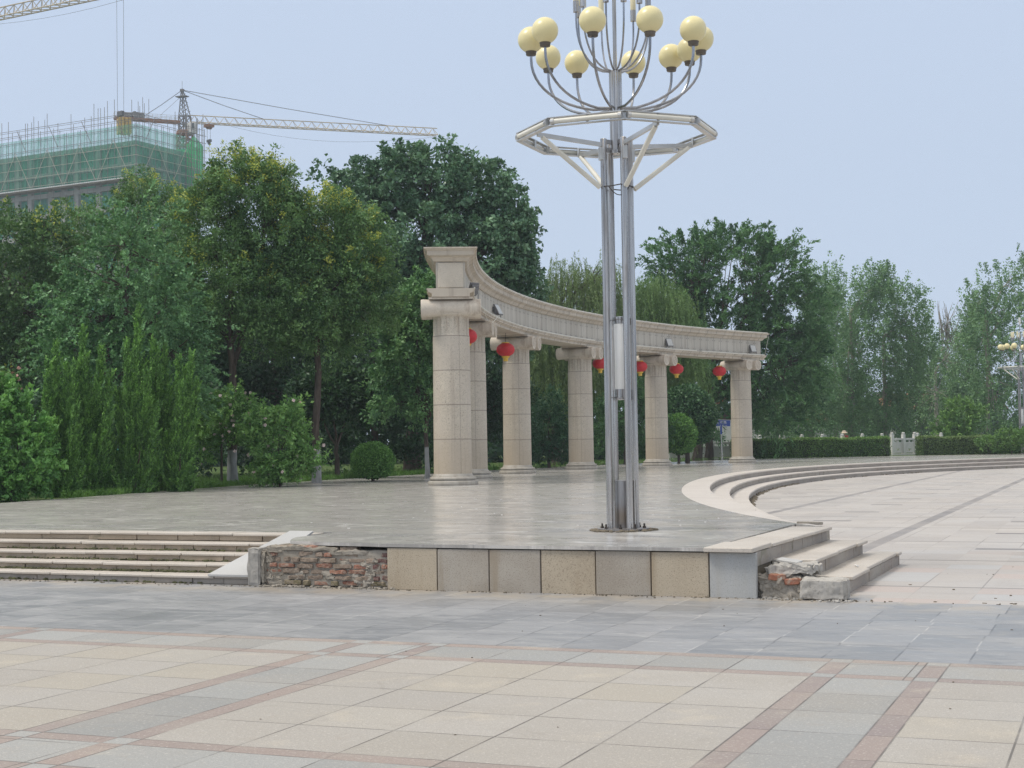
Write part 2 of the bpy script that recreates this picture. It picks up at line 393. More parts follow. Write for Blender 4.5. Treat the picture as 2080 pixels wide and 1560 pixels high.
M['marble'] = granite('white balustrade marble', (.60, .59, .565), (.68, .67, .64), (.38, .36, .33), .3, 20, .6, stain=((.40, .37, .32), .4))
def brick_mat():
    g = Mat('old brick', .9, .2); P = g.pos()[0]; c = g.attr('col'); n = g.noise(P, 22, 5, .7); n2 = g.noise(P, 5, 3)
    c = g.mix(g.smooth(n, .42, .66)*.75, c, (.38, .31, .25)); c = g.mix(g.smooth(n2, .55, .7)*.35, c, (.09, .085, .05)); g.color(c); g.bump(n, .5, .02); return g
M['brick'] = brick_mat()
def leaf_mat(name, trans=.3, rough=.45):
    g = Mat(name, rough, .35); c = g.attr('col'); g.color(c)
    t = g.n('ShaderNodeBsdfTranslucent'); g.nt.links.new(g.mix(1.0, c, (1.0, 1.0, .55), 'MULTIPLY').o, t.inputs[0])
    mx = g.n('ShaderNodeMixShader'); mx.inputs[0].default_value = trans
    out = g.nt.nodes['Material Output']; g.nt.links.new(g.p.outputs[0], mx.inputs[1]); g.nt.links.new(t.outputs[0], mx.inputs[2]); g.nt.links.new(mx.outputs[0], out.inputs[0])
    return g
M['leaf'] = leaf_mat('leaf', .2, .5); M['needle'] = leaf_mat('needle', .08, .6); M['gloss'] = leaf_mat('glossy leaf', .16, .34)
def bark_mat(name, white=0.0):
    g = Mat(name, .9, .2); P, x, y, z = g.obj(); n = g.noise(g.vec(x*9, y*9, z*2), 1.0, 5, .65)
    c = g.mix(g.smooth(n, .35, .7), (.075, .06, .05), (.15, .12, .10))
    if white:
        c = g.mix((1.0-g.smooth(z+n*.12, white, white+.07))*.9, c, g.mix(g.smooth(n, .4, .75), (.42, .43, .44), (.24, .24, .235)))
    g.color(c); g.bump(n, .5, .03); return g
M['bark'] = bark_mat('bark'); M['limed'] = bark_mat('lime washed bark', 1.05); M['palebark'] = plain('pale bark', (.34, .31, .27), .9)
def lawn_mat():
    g = Mat('lawn soil and grass', .95, .1); P = g.pos()[0]; n = g.noise(P, 3, 5, .65); n2 = g.noise(P, 40, 3, .7)
    c = g.mix(g.smooth(n, .4, .65), (.055, .095, .028), (.095, .135, .045)); c = g.mix(g.smooth(n2, .5, .7)*.5, c, (.03, .045, .02)); g.color(c); return g
M['lawn'] = lawn_mat()
M['far'] = plain('distant ground', (.16, .17, .13), .95, 0, .3, .02)
# ------------------------------------------------------------------ setting
def sheet(name, poly, z, mat, kind='structure', thick=0.0):
    b = MB()
    if thick: b.prism(poly, z-thick, z)
    else: b.add([(x, y, z) for x, y in poly], [tuple(range(len(poly)))])
    o = b.build(name, mat); return tag(o, kind=kind)
sheet('ground', [(-1500, -300), (1500, -300), (1500, 2500), (-1500, 2500)], -.03, M['far'])
sheet('plaza_paving', [(-45, -12), (45, -12), (45, 10.83), (-45, 10.83)], 0, M['cream'])
sheet('slate_paving', [(-45, 10.83), (45, 10.83), (45, 14.70), (-2.3, 14.70), (-2.3, 15.3), (-45, 15.3)], 0, M['slate'])
sheet('circular_plaza_paving', [(-2.3, 14.70), (45, 14.70), (70, 60), (45, 110), (-6, 100), (-14, 60), (-14, 15.3), (-2.3, 15.3)], 0, M['round'])
# the inner circle of the sunken plaza: smooth radius measured along the kerb
KC = (46.9, 52.07)
_t = np.array([-.585, -.52, -.45, -.37, -.28, -.14, -.04, .07, .18, .28, .38, .50, .70, 1.0])
_r = np.array([60.50, 60.30, 59.93, 59.48, 59.10, 58.95, 59.10, 59.28, 59.42, 59.48, 59.50, 59.50, 59.50, 59.5])
_co = np.polyfit(_t, _r, 6)
def kerb(t, inset=0.0):
    r = float(np.polyval(_co, t)) - inset
    return (KC[0]-r*math.cos(t), KC[1]+r*math.sin(t))
KT = [(-.585 + i*(1.5/90)) for i in range(91)]
back = [(25, 118), (10, 109), (-5.4, 97.6), (-13, 92.2), (-20.4, 83.6), (-23, 70), (-24, 57), (-23.6, 43.6), (-23.2, 37.3), (-22.6, 32.7), (-22.0, 29), (-21.4, 24.9), (-20.2, 16.55)]
chips = [(-9.05, 16.55), (-9.07, 15.6), (-8.92, 15.25), (-8.80, 15.02), (-8.52, 14.95), (-8.40, 14.84), (-8.05, 14.80), (-7.72, 14.77), (-7.43, 14.71)]
terr = [(-20.2, 16.55)] + chips + [(-3.88, 14.69), (-3.88, 19.1)] + [kerb(t) for t in KT] + back[:-1]
sheet('terrace_paving', terr, HP, M['terrace'], thick=.035)
lawn = back[::-1] + [(25, 118), (60, 130), (60, 190), (-190, 190), (-190, 10), (-20.2, 10)]
sheet('lawn', lawn, HP-.03, M['lawn'])

# ---- curved steps round the sunken plaza
t_ = thing('curved_steps', 'three pale stone steps curving round the edge of the sunken plaza', 'steps', (*kerb(0), 0))
INS = [0, .60, 1.05, 1.50]
def ins(k, t): return INS[k]*(min(1, max(.12, (t+.575)/.09)) if k == 1 else 1)
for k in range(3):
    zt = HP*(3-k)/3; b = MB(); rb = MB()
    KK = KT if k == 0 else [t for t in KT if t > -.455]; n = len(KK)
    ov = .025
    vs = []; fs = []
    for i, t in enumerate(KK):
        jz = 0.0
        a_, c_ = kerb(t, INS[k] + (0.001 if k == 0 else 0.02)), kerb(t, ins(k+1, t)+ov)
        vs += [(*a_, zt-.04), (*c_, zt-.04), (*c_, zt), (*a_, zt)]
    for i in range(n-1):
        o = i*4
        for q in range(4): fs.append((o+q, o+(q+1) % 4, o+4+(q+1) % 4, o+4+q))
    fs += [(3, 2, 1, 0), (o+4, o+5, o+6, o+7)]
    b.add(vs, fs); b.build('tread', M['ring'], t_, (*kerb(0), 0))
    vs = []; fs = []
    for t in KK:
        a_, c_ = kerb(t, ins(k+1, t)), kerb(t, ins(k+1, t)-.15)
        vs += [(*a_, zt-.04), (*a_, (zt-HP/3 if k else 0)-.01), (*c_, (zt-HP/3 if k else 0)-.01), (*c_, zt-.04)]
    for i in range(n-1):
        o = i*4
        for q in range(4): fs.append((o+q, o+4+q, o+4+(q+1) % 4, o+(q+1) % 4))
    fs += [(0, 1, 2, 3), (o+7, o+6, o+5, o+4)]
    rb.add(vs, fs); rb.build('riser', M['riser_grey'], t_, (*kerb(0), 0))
b = MB()
for k in (1, 2): b.prism([kerb(-.455, INS[k]+.003), kerb(-.455, INS[k+1]-.004), kerb(-.43, INS[k+1]-.004), kerb(-.43, INS[k]+.003)], -.01, HP*(3-k)/3-.041)
b.build('end_block', M['riser_grey'], t_, (*kerb(0), 0))
wd = MB()
for i in range(240):     # withered weeds along the foot of the lowest riser
    t = random.uniform(-.30, .02) if i < 170 else random.uniform(-.3, .3); p = kerb(t, INS[3]+random.uniform(.02, .16))
    wd.sphere((*p, .008), (random.uniform(.015, .07), random.uniform(.015, .07), random.uniform(.006, .03)), 6, 4)
tag(wd.build('dirt', M['dirt']), 'dark dirt gathered along the foot of the lowest curved step', 'dirt', kind='stuff')

def slab_run(b, p, q, depth, ztop, th, rng, lens=(.7, 1.0), side=1, jz=.004, jd=.008, gap=.006, mi=0):
    """slabs laid end to end from p to q (front edge), `depth` to the left of the run"""
    p, q = Vector((*p, 0)), Vector((*q, 0)); d = q-p; L = d.length; d.normalize(); nrm = Vector((-d.y, d.x, 0))*side
    s = 0.0
    while s < L-.02:
        l = min(rng.uniform(*lens), L-s)
        if L-s-l < .25: l = L-s
        f = rng.uniform(-jd, jd); c = p+d*(s+l/2)+nrm*(depth/2+f)
        M3 = Matrix((d, nrm, (0, 0, 1))).transposed()
        tilt = Matrix.Rotation(rng.uniform(-.004, .004), 3, 'X')
        b.box((c.x, c.y, ztop-th/2+rng.uniform(-jz, jz*.3)), (l-gap, depth, th), M3 @ tilt, mi); s += l
rg = random.Random(3)
# ---- corner steps (three, running away from the camera)
org = (-3.2, 15.2, 0)
cs = thing('corner_steps', 'broken straight stone steps at the right end of the granite wall', 'steps', org)
E1, E2, E3 = -3.395, -2.97, -2.615
b = MB(); slab_run(b, (E1+.02, 15.45), (E1+.07, 18.55), .49, HP, .035, rg, (.9, 1.1), 1)
b.box((-3.635, 15.02, HP-.012), (.50, .76, .045), Matrix.Rotation(-.03, 3, 'Z') @ Matrix.Rotation(.012, 3, 'X'))
b.build('tread', M['step'], cs, org, bevel=.006)
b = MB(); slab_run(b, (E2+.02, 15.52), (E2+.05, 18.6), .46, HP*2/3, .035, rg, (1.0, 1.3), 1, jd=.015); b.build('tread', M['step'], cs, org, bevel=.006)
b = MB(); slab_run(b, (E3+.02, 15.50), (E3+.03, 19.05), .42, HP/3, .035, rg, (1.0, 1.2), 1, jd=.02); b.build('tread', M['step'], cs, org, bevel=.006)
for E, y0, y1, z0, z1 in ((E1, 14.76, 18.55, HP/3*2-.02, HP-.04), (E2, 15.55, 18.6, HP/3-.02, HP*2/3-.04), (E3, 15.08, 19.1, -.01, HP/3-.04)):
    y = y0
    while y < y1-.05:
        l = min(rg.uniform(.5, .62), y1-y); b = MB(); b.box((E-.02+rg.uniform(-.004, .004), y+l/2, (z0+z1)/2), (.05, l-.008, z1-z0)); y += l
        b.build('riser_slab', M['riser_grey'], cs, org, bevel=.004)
b = MB()
b.rock((-3.16, 16.95, .135), (.36, 3.2, .29), .012, 5, 9, seed=1); b.rock((-2.82, 17.1, .055), (.34, 3.6, .13), .01, 5, 9, seed=2); b.rock((-3.62, 17, .21), (.4, 3.9, .46), .006, 5, 9, seed=3)
b.build('core', M['mortar'], cs, org)
b = MB()                                     # torn open front end: mortar, two bricks, rubble
b.rock((-3.17, 15.12, .10), (.47, .64, .24), .06, 8, 14, seed=4, mi=0)
b.rock((-3.10, 15.16, .265), (.44, .62, .085), .04, 9, 12, seed=5, mi=1)
b.rock((-2.80, 15.32, .06), (.30, .4, .16), .04, 7, 10, seed=6, mi=0)
for k_ in (0, 1):
    bk = MB(); bk.rock(*(((-3.20, 14.82, .205), (.17, .12, .065), .012, 9, 5, .2, 0, 7, (.30, .13, .085)) if k_ == 0 else ((-3.04, 14.83, .165), (.16, .12, .06), .012, 9, 5, -.1, 0, 8, (.28, .12, .08)))); bk.build('brick', M['brick'], cs, org, colors=True)
#CUT b.rock((-3.20, 14.82, .205), (.17, .12, .065), .012, 9, 5, .2, 2, 7, (.30, .13, .085)); b.rock((-3.04, 14.83, .165), (.16, .12, .06), .012, 9, 5, -.1, 2, 8, (.28, .12, .08))
b.rock((-2.94, 14.83, .10), (.13, .10, .10), .02, 9, 5, .1, 0, 9)
for i in range(46): b.rock((rg.uniform(-3.32, -2.4), rg.uniform(14.55, 14.78), .006), (rg.uniform(.01, .05), rg.uniform(.01, .04), rg.uniform(.008, .03)), .004, 20, 2, rg.uniform(0, 3), 1, i)
b.build('rubble', [M['mortar'], M['concrete']], cs, org)
o = MB().rock((0, 0, .10), (.44, .30, .20), .018, 7, 14, .02, 0, 21).build('concrete_block', M['concrete'], None, (0, 0, 0)); o.location = (-2.73, 14.80, .004)
tag(o, 'rough grey concrete block lying at the broken foot of the corner steps', 'block')
o = MB().rock((0, 0, 0), (.24, .12, .022), .004, 12, 5, 0, 0, 31).build('stone_fragment', M['ramp']); o.location = (-3.16, 15.22, .335); o.rotation_euler = (.12, .1, -.35)
tag(o, 'thin broken slab piece tilted on the torn end of the second corner step', 'stone fragment')
o = MB().rock((0, 0, 0), (.32, .10, .035), .004, 12, 5, 0, 0, 33).build('stone_fragment', M['mortar']); o.location = (-3.72, 19.22, HP+.004); o.rotation_euler = (0, .02, .0)
tag(o, 'dark slab piece lying at the far end of the top corner step', 'stone fragment')
o = MB().tube([(0, 0, 0), (.05, -.13, .0)], .010, 6).build('plastic_stick', M['white']); o.location = (-2.76, 16.75, HP/3+.012)
tag(o, 'short white stick lying on the lowest corner step', 'stick')

# ---- retaining wall in front of the terrace
org = (-6.3, 14.72, 0)
rw = thing('retaining_wall', 'low terrace wall with granite facing and a bared brick end', 'wall', org)
seams = [-7.43, -6.83, -6.23, -5.65, -5.05, -4.46, -3.86, -3.378]
for i in range(7):
    b = MB(); w = seams[i+1]-seams[i]; b.box(((seams[i]+seams[i+1])/2, 14.75+rg.uniform(-.006, .004), .221+rg.uniform(-.003, .003)), (w-.012, .06, .446), Matrix.Rotation(rg.uniform(-.006, .006), 3, 'Z'))
    o = b.build('facing_slab', M['facing_grey'] if i == 6 else M['facing_dull'] if i in (1, 2, 4) else M['facing'], rw, org, bevel=.005)
    if i == 6: o['label'] = 'smooth blue grey granite facing slab'
b = MB(); row = 0; z = .02
while z < .40:
    x = -9.0 + (.06 if row % 2 else 0.0) + (0 if row else .02)
    while x < -7.44:
        l = rg.choice((.115, .235, .235)); l = min(l, -7.43-x)
        r = rg.random()
        u = (x+9.0)/1.55
        if rg.random() < .68-.55*u: c = (.22+.14*r, .115+.05*r, .085+.03*r)
        elif u > .85: c = (.16, .085, .08)
        elif z < .08: c = (.19, .165, .10)
        else: c = (.21+.11*r, .165+.085*r, .13+.07*r)
        dep = rg.uniform(-.012, .02) + (.03 if z > .33 and rg.random() < .5 else 0)
        if l > .05 and not (row == 6 and x > -7.9): b.rock((x+l/2, 14.83+dep, z+.026+rg.uniform(-.006, .004)), ((l-.012)*rg.uniform(.8, 1), .12, .052*rg.uniform(.8, 1.05)), rg.choice((.006, .012, .016)), 12, 6, rg.uniform(-.06, .06), 0, rg.randint(0, 99), c)
        x += l
    z += .063; row += 1
b.build('brickwork', M['brick'], rw, org, colors=True)
b = MB(); b.rock((-8.22, 14.892, .21), (1.64, .2, .40), .012, 9, 16, seed=11)
for i in range(30):
    b.rock((rg.uniform(-9.0, -7.6), 14.79, rg.uniform(.03, .30)), (rg.uniform(.04, .22), .035, rg.uniform(.03, .11)), .02, 14, 5, 0, 0, 40+i)
for x, l, zz in ((-8.72, .5, .425), (-8.3, .45, .415), (-7.95, .5, .385), (-8.85, .2, .40)): b.rock((x, 14.87, zz), (l, .2, .045), .018, 10, 9, rg.uniform(-.05, .05), 0, int(l*90))
b.rock((-9.0, 14.8, .2), (.05, .1, .38), .02, 11, 8, seed=52); 
for i in range(60): b.rock((rg.uniform(-9.2, -7.3), rg.uniform(14.66, 14.76), .008), (rg.uniform(.015, .07), rg.uniform(.015, .05), rg.uniform(.01, .035)), .006, 18, 2, rg.uniform(0, 3), 0, i)
b.build('mortar', M['mortar'], rw, org)
b = MB(); b.rock((-9.12, 15.45, .20), (.12, 1.46, .44), .012, 6, 12, seed=14); b.rock((-9.09, 14.74, .20), (.13, .05, .42), .014, 9, 8, seed=15)
b.build('end_pier', M['concrete'], rw, org)
b = MB(); b.box((-5.4, 15.1, .22), (4.0, .6, .42)); b.box((-8.2, 15.6, .22), (1.7, .9, .42)); b.build('core', M['dirt'], rw, org)

# ---- wide stairs on the left with a white ramp slab
org = (-12, 14.8, 0)
ls = thing('wide_stairs', 'five low worn stone steps up to the terrace beside the brick end', 'steps', org)
SH = HP/5
for i in range(5):
    b = MB(); y = 14.80+.35*i; zt = SH*(i+1)
    slab_run(b, (-20.2, y), (-9.22, y), .36 if i < 4 else .349, zt, .030, rg, (.55, .95), 1, jz=.005, jd=.012 if i < 4 else .002)
    b.build('tread', M['step'], ls, org, bevel=.006)
    x = -20.2
    while x < -9.24:
        l = min(rg.choice((.42, .62, .75, .62)), -9.22-x)
        miss = (i == 0 and rg.random() < .22) or rg.random() < .05
        b = MB()
        if not miss: b.box((x+l/2, y+.045+rg.uniform(-.006, .01), zt-.032-(SH-.034)/2), (l-.01, .04, SH-.036), Matrix.Rotation(rg.uniform(-.008, .008), 3, 'Z'))
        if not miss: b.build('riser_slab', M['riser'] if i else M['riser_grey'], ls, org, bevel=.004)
        x += l
b = MB()
for i in range(5): b.box((-14.71, 14.95+.35*i+.24+.3, SH*(i+1)-.032-(SH-.002)/2), (10.9, .95, SH-.004))
b.build('core', M['dirt'], ls, org)
b = MB(); xl = -9.74
vs = [(xl, 14.775, .093), (-9.19, 14.775, .093), (-9.19, 16.24, .503), (xl+.22, 16.24, .503)]
b.add(vs+[(x, y, z+.022) for x, y, z in vs], [(3, 2, 1, 0), (4, 5, 6, 7), (0, 1, 5, 4), (1, 2, 6, 5), (2, 3, 7, 6), (3, 0, 4, 7)])
b.build('ramp_slab', M['ramp'], ls, org)
b = MB()
for i in range(520):    # moss and weeds in the joints under the nosings
    k = rg.choice((0, 1, 1, 2, 3)); x = rg.choice((-13.1, -12.6, -11.2, -10.6, -12.0, -10.0, -12.9, -11.8))+rg.gauss(0, .3); y = 14.80+.35*k
    if x > -9.8: continue
    b.sphere((x, y-.0+rg.uniform(-.03, .03) if k else y+rg.uniform(.0, .05), SH*k+.008), (rg.uniform(.01, .04), rg.uniform(.01, .025), rg.uniform(.006, .022)), 6, 4)
M['moss'] = plain('moss', (.10, .105, .045), .95, 0, .5, 9)
tag(b.build('moss', M['moss']), 'brown green moss along the joints of the wide stairs', 'moss', kind='stuff')
b = MB()
for i in range(260):
    x = rg.uniform(-14, -2.2); b.rock((x, 14.70-abs(rg.gauss(0, .05)), .003), (rg.uniform(.006, .03), rg.uniform(.006, .025), rg.uniform(.004, .016)), .003, 20, 2, rg.uniform(0, 3), 0, i)
for i in range(70):
    x, y = rg.uniform(-3.2, 1.0), rg.uniform(14.5, 19.5) if rg.random() < .4 else rg.uniform(14.66, 14.8)
    if x < -2.5 and y > 14.8: continue
    b.rock((x, y, .003), (rg.uniform(.006, .05), rg.uniform(.006, .03), rg.uniform(.004, .014)), .003, 20, 2, rg.uniform(0, 3), 0, i)
tag(b.build('debris', M['dirt']), 'crumbs of mortar and dirt along the foot of the wall', 'debris', kind='stuff')
b = MB()
for i in range(22):
    x, y = rg.uniform(-5.5, .8), rg.uniform(6.4, 14); b.rock((x, y, .003), (rg.uniform(.006, .02), rg.uniform(.006, .02), rg.uniform(.003, .007)), .002, 30, 2, rg.uniform(0, 3), 0, i)
for i in range(40):
    x, y = rg.uniform(-14, -4.5), rg.uniform(17, 30); b.rock((x, y, HP+.003), (rg.uniform(.01, .05), rg.uniform(.01, .03), .006), .002, 30, 2, rg.uniform(0, 3), 1, i)
tag(b.build('litter', [M['dirt'], M['white']]), 'small dark and white scraps scattered over the paving', 'litter', kind='stuff')

# ------------------------------------------------------------------ colonnade
def arc(t, r=RA): return (CX-r*math.cos(t), CY+r*math.sin(t))
T0, T1 = -.4243, .3944; TC = [T0+(T1-T0)*i/5 for i in range(6)]
org = (*arc(-.015), HP)
cn = thing('colonnade', 'curved granite colonnade of six columns under one long entablature', 'colonnade', org)
prof = [(.645, 0), (.66, .02), (.665, .06), (.655, .10), (.63, .115), (.585, .12), (.58, .145), (.61, .15), (.62, .18), (.605, .21), (.565, .22), (.545, .225), (.54, .25), (.52, .275), (.505, .30)]
shaft = [(.505, .30)] + [(.505-.018*k/12, .30+3.62*k/12) for k in range(1, 13)]
b = MB(); b.lathe(shaft, 48)
neck = [(.487, 3.92), (.480, 3.94)]+[(.476, 3.96+.42*k/6) for k in range(7)]+[(.487, 4.40), (.50, 4.43)]
b.lathe(neck, 192, rf=lambda a, z: 1-(.035*max(0, math.cos(a*22))**.6 if 3.95 < z < 4.39 and math.cos(a*22) > 0 else 0))
col0 = b.build('column', M['column'], cn, (0, 0, 0), smooth=True, sharp=40)
bs = MB().lathe(prof, 48).build('base', M['column'], col0, smooth=True, sharp=30)
b = MB()
for s in (-1, 1):
    pf = [(.02, -.79), (.05, -.79), (.05, -.772), (.08, -.772), (.08, -.785), (.12, -.785), (.12, -.765), (.165, -.765), (.165, -.785), (.235, -.785), (.24, -.74), (.228, -.5), (.205, -.14), (.216, -.12), (.216, .12), (.205, .14), (.228, .5), (.24, .74), (.235, .785), (.165, .785), (.165, .765), (.12, .765), (.12, .785), (.08, .785), (.08, .772), (.05, .772), (.05, .79), (.02, .79)]
    b.lathe(pf, 32, (0, s*.37, 4.645), 'X')
b.box((0, 0, 4.69), (1.18, .74, .38)); b.lathe([(.50, 4.43), (.56, 4.47), (.57, 4.50), (.5, 4.53)], 40)
b.box((0, 0, 4.895), (1.16, 1.16, .05))
b.build('capital', M['capital'], col0, smooth=True, sharp=40)
for i, t in enumerate(TC):
    c = col0 if i == 0 else copy_tree(col0, cn)
    p = arc(t); c.location = (p[0]-org[0], p[1]-org[1], 0); c.rotation_euler = (0, 0, math.atan2(CY-p[1], CX-p[0]))
def sweep(profile, ext, n=96, mi=0):
    """profile: (radial offset towards the plaza, z) closed loop"""
    b = MB(); e = ext/RA; e2 = (ext+XR-XT)/RA; k = len(profile); vs = []; fs = []
    for i in range(n+1):
        t = T0-e+(T1-T0+e+e2)*i/n
        for dr, z in profile: vs.append((*arc(t, RA-dr), HP+z))
    for i in range(n):
        for j in range(k): fs.append((i*k+j, i*k+(j+1) % k, (i+1)*k+(j+1) % k, (i+1)*k+j))
    fs += [tuple(range(k))[::-1], tuple(range(n*k, n*k+k))]
    return b.add(vs, fs)
def sym(half): return [(-r, z) for r, z in half[::-1]] + [(r, z) for r, z in half]
XT = .52; XR = 1.15
sweep(sym([(.50, 4.925), (.50, 5.02), (.54, 5.02), (.54, 5.045), (.60, 5.05), (.60, 5.105), (.63, 5.11), (.63, 5.145)]), XT+.12).build('architrave', M['cornice'], cn, org, bevel=.006)
sweep(sym([(.385, 5.14), (.385, 5.86)]), XT-.02).build('frieze', M['frieze'], cn, org)
for s, t in ((-1, T0), (1, T1)):
    tt = t+s*((XT if s < 0 else XR)-.02)/RA; p = arc(tt); d = Vector((math.sin(tt), math.cos(tt), 0))*s
    b = MB(); b.box((p[0]+d.x*.012, p[1]+d.y*.012, HP+5.50), (.66, .05, .66), math.atan2(CY-p[1], CX-p[0])); b.build('end_panel', M['endstone'], cn, org, bevel=.01)
cor = [(.40, 5.855), (.44, 5.86), (.47, 5.90), (.50, 5.95), (.56, 5.985), (.585, 5.99), (.585, 6.01), (.61, 6.01), (.61, 6.12), (.635, 6.13), (.66, 6.165), (.70, 6.17), (.70, 6.205)]
# the cornice flares past the end faces as it rises, so each ring has its own overhang
b = MB(); n = 96; P2 = sym(cor); k = len(P2); vs = []; fs = []
for i in range(n+1):
    for dr, z in P2:
        e = (XT+abs(dr)-.38)/RA; e2 = (XR+abs(dr)-.38)/RA; t = T0-e+(T1-T0+e+e2)*i/n; vs.append((*arc(t, RA-dr), HP+z))
for i in range(n):
    for j in range(k): fs.append((i*k+j, i*k+(j+1) % k, (i+1)*k+(j+1) % k, (i+1)*k+j))
for s in (0, n):
    h = k//2
    for j in range(h-1):
        q = [s*k+j, s*k+j+1, s*k+k-2-j, s*k+k-1-j]; fs.append(q if s else q[::-1])
b.add(vs, fs).build('cornice', M['cornice'], cn, org, smooth=True, sharp=25)
def light_pipe(pts, r, n=6): MB().tube(pts, r, n).build('light_pipe', M['tube'], cn, org, smooth=True)
for r, z, cuts in ((.625, 5.165, (T0-.012, -.395, -.37, .07, .085, .13, .16, .29, .30, T1+.025)), (.69, 6.225, (T0-.01, -.2, -.197, .1, .102, T1+.03))):
    for a0, a1 in zip(cuts[::2], cuts[1::2]):      # thin white light pipe along the ledge and the eaves, missing in places
        k = max(3, int((a1-a0)/.012)); light_pipe([(*arc(a0+(a1-a0)*i/k, RA-r), HP+z) for i in range(k+1)], .022)
light_pipe([(*arc(.118, RA-.64), HP+5.15), (*arc(.128, RA-.95), HP+4.93)], .022)
def wire(pts, r): MB().tube(pts, r, 5).build('loose_wire', M['tube'], cn, org)
wire([(*arc(T1+.033, RA-.66), HP+6.1), (*arc(T1+.026, RA-.62), HP+5.16)], .008)
wire([(*arc(-.30+.012*k, RA-.66), HP+5.13-.30*math.sin(PI*k/6)) for k in range(7)], .011)

def find_t(px, r, z=4.5, lo=T0-.02, hi=T1+.03):
    best = None
    for i in range(4000):
        t = lo+(hi-lo)*i/4000; p = np.array([*arc(t, r), HP+z])-EYE; w = p@CF; x = 1040+FPX*(p@CR)/w
        if best is None or abs(x-px) < best[0]: best = (abs(x-px), t)
    return best[1]
def lantern_parts(e):
    b = MB(); k = 24; pts = [(.14+.0, -.225)]+[(.315*math.sin(a)**.75 if 0 < a < PI else .1, -.225*math.cos(a)) for a in [PI*(.12+.76*j/14) for j in range(15)]]+[(.14, .225)]
    b.lathe([(max(r, .12), z) for r, z in pts], 48, rf=lambda a, z: 1+.012*math.cos(a*24)); b.build('lantern_body', M['red'], e, smooth=True, sharp=70)
    MB().lathe([(.135, .205), (.14, .215), (.14, .255), (.10, .26)], 24).build('top_cap', M['gold'], e, smooth=True)
    MB().lathe([(.075, -.40), (.085, -.39), (.08, -.30), (.13, -.27), (.14, -.24), (.135, -.205)], 24).build('tassel_cap', M['gold'], e, smooth=True)
    b = MB(); b.tube([(0, 0, .25), (0.01, 0, .58)], .008, 5); b.build('cord', M['rust'], e)
LZ = 4.33
lab = {948: 'red lantern half hidden behind the nearest column', 1027: 'red lantern in full view hanging beside the third column from the left', 1219: 'red lantern cut off by the lamp post on its left side', 1300: 'red lantern peeping out right of the steel lamp post', 1374: 'red lantern partly behind the right side of the fifth column', 1461: 'red lantern hanging left of the farthest column'}
la0 = None
for px, l in lab.items():
    t = find_t(px, RA-.1, LZ); 
    if la0 is None:
        la0 = thing('red_lantern', l, 'lantern', (0, 0, 0), 0, 'red lanterns hanging under the colonnade'); lantern_parts(la0); la = la0
    else: la = copy_tree(la0); la['label'] = l
    la.location = (*arc(t, RA-.1), HP+LZ)
def flood_parts(e):
    b = MB(); R = Matrix.Rotation(math.radians(62), 3, 'Y')
    for c, s in (((0, 0, 0), (.40, .30, .05)), ((0, 0, -.06), (.30, .24, .08)), ((0, 0, -.12), (.18, .2, .06))): b.box(R @ Vector(c)+Vector((0, 0, .30)), s, R)
    b.build('housing', M['flood'], e, bevel=.01)
    b = MB(); b.box(R @ Vector((0, 0, .028))+Vector((0, 0, .30)), (.34, .25, .008), R); b.build('glass', M['floodglass'], e)
    b = MB(); b.tube([(0, -.17, .3), (0, -.17, .02), (0, .17, .02), (0, .17, .3)], .014, 6); b.build('bracket', M['flood'], e)
fl0 = None
for px, l, tw in ((964, 'floodlight on the ledge above the nearest column seen edge on', 2.2), (1012, 'floodlight on the ledge above the second column showing its pale glass', -.3), (1360, 'floodlight on the ledge above the fifth column beside the lamp post', -.5), (1530, 'floodlight on the ledge above the farthest column', -.4)):
    t = find_t(px, RA-.56, 5.4, *( (T0-.02, T0+.06) if px < 970 else (T0+.05, T1+.03)))
    if fl0 is None: fl0 = thing('floodlight', l, 'floodlight', (0, 0, 0), 0, 'floodlights on the colonnade ledge'); flood_parts(fl0); f = fl0
    else: f = copy_tree(fl0); f['label'] = l
    p = arc(t, RA-.56); f.location = (*p, HP+5.145); f.rotation_euler = (0, 0, math.atan2(CY-p[1], CX-p[0])+tw)

# ------------------------------------------------------------------ lamp post
lp = thing('lamp_post', 'tall stainless steel lamp post with globes and a tube ring standing on the terrace', 'lamp post', (-5.622, 17.44, HP), 0, 'globe lamp posts')
b = MB(); b.lathe([(.30, 0.004), (.31, .008), (.31, .028), (.30, .03)], 40); b.build('base_plate', M['dull'], lp)
for a in (.2, 1.0, 1.75, 2.5, 3.3, 4.1, 4.9, 5.6):
    b = MB(); r = .255; b.lathe([(.022, .028), (.022, .05), (.012, .052), (.012, .085)], 6, (r*math.cos(a), r*math.sin(a), 0)); b.build('bolt', M['rust'], lp)
b = MB()
for i in range(90):
    a, r = random.uniform(0, 2*PI), random.uniform(.30, .40)
    b.sphere((r*math.cos(a), r*math.sin(a), .008), (random.uniform(.015, .05), random.uniform(.015, .05), random.uniform(.006, .022)), 6, 4)
b.build('dirt_rim', M['dirt'], lp)
for x in (-.125, .125):
    for y in (-.125, .125):
        b = MB(); b.lathe([(.040, .028)]+[(.040, .03+4.7*k/8) for k in range(9)]+[(.036, 4.735)], 48, (x, y, 0), rf=lambda a, z: 1-.17*max(0, math.cos(a*5+.6))**2)  # flutes cut deeper to shape dark bands like reflections on the poles
        o = b.build('pole', M['steel'], lp, smooth=True)
        c = MB().box((x*1.16, y*1.16, 4.55), (.06, .06, .16), PI/4).build('clamp', M['aluminium'], o, bevel=.005)
MB().lathe([(.088, .03), (.088, .60), (.075, .606)], 36).build('base_cylinder', M['dull'], lp, smooth=True, sharp=40)
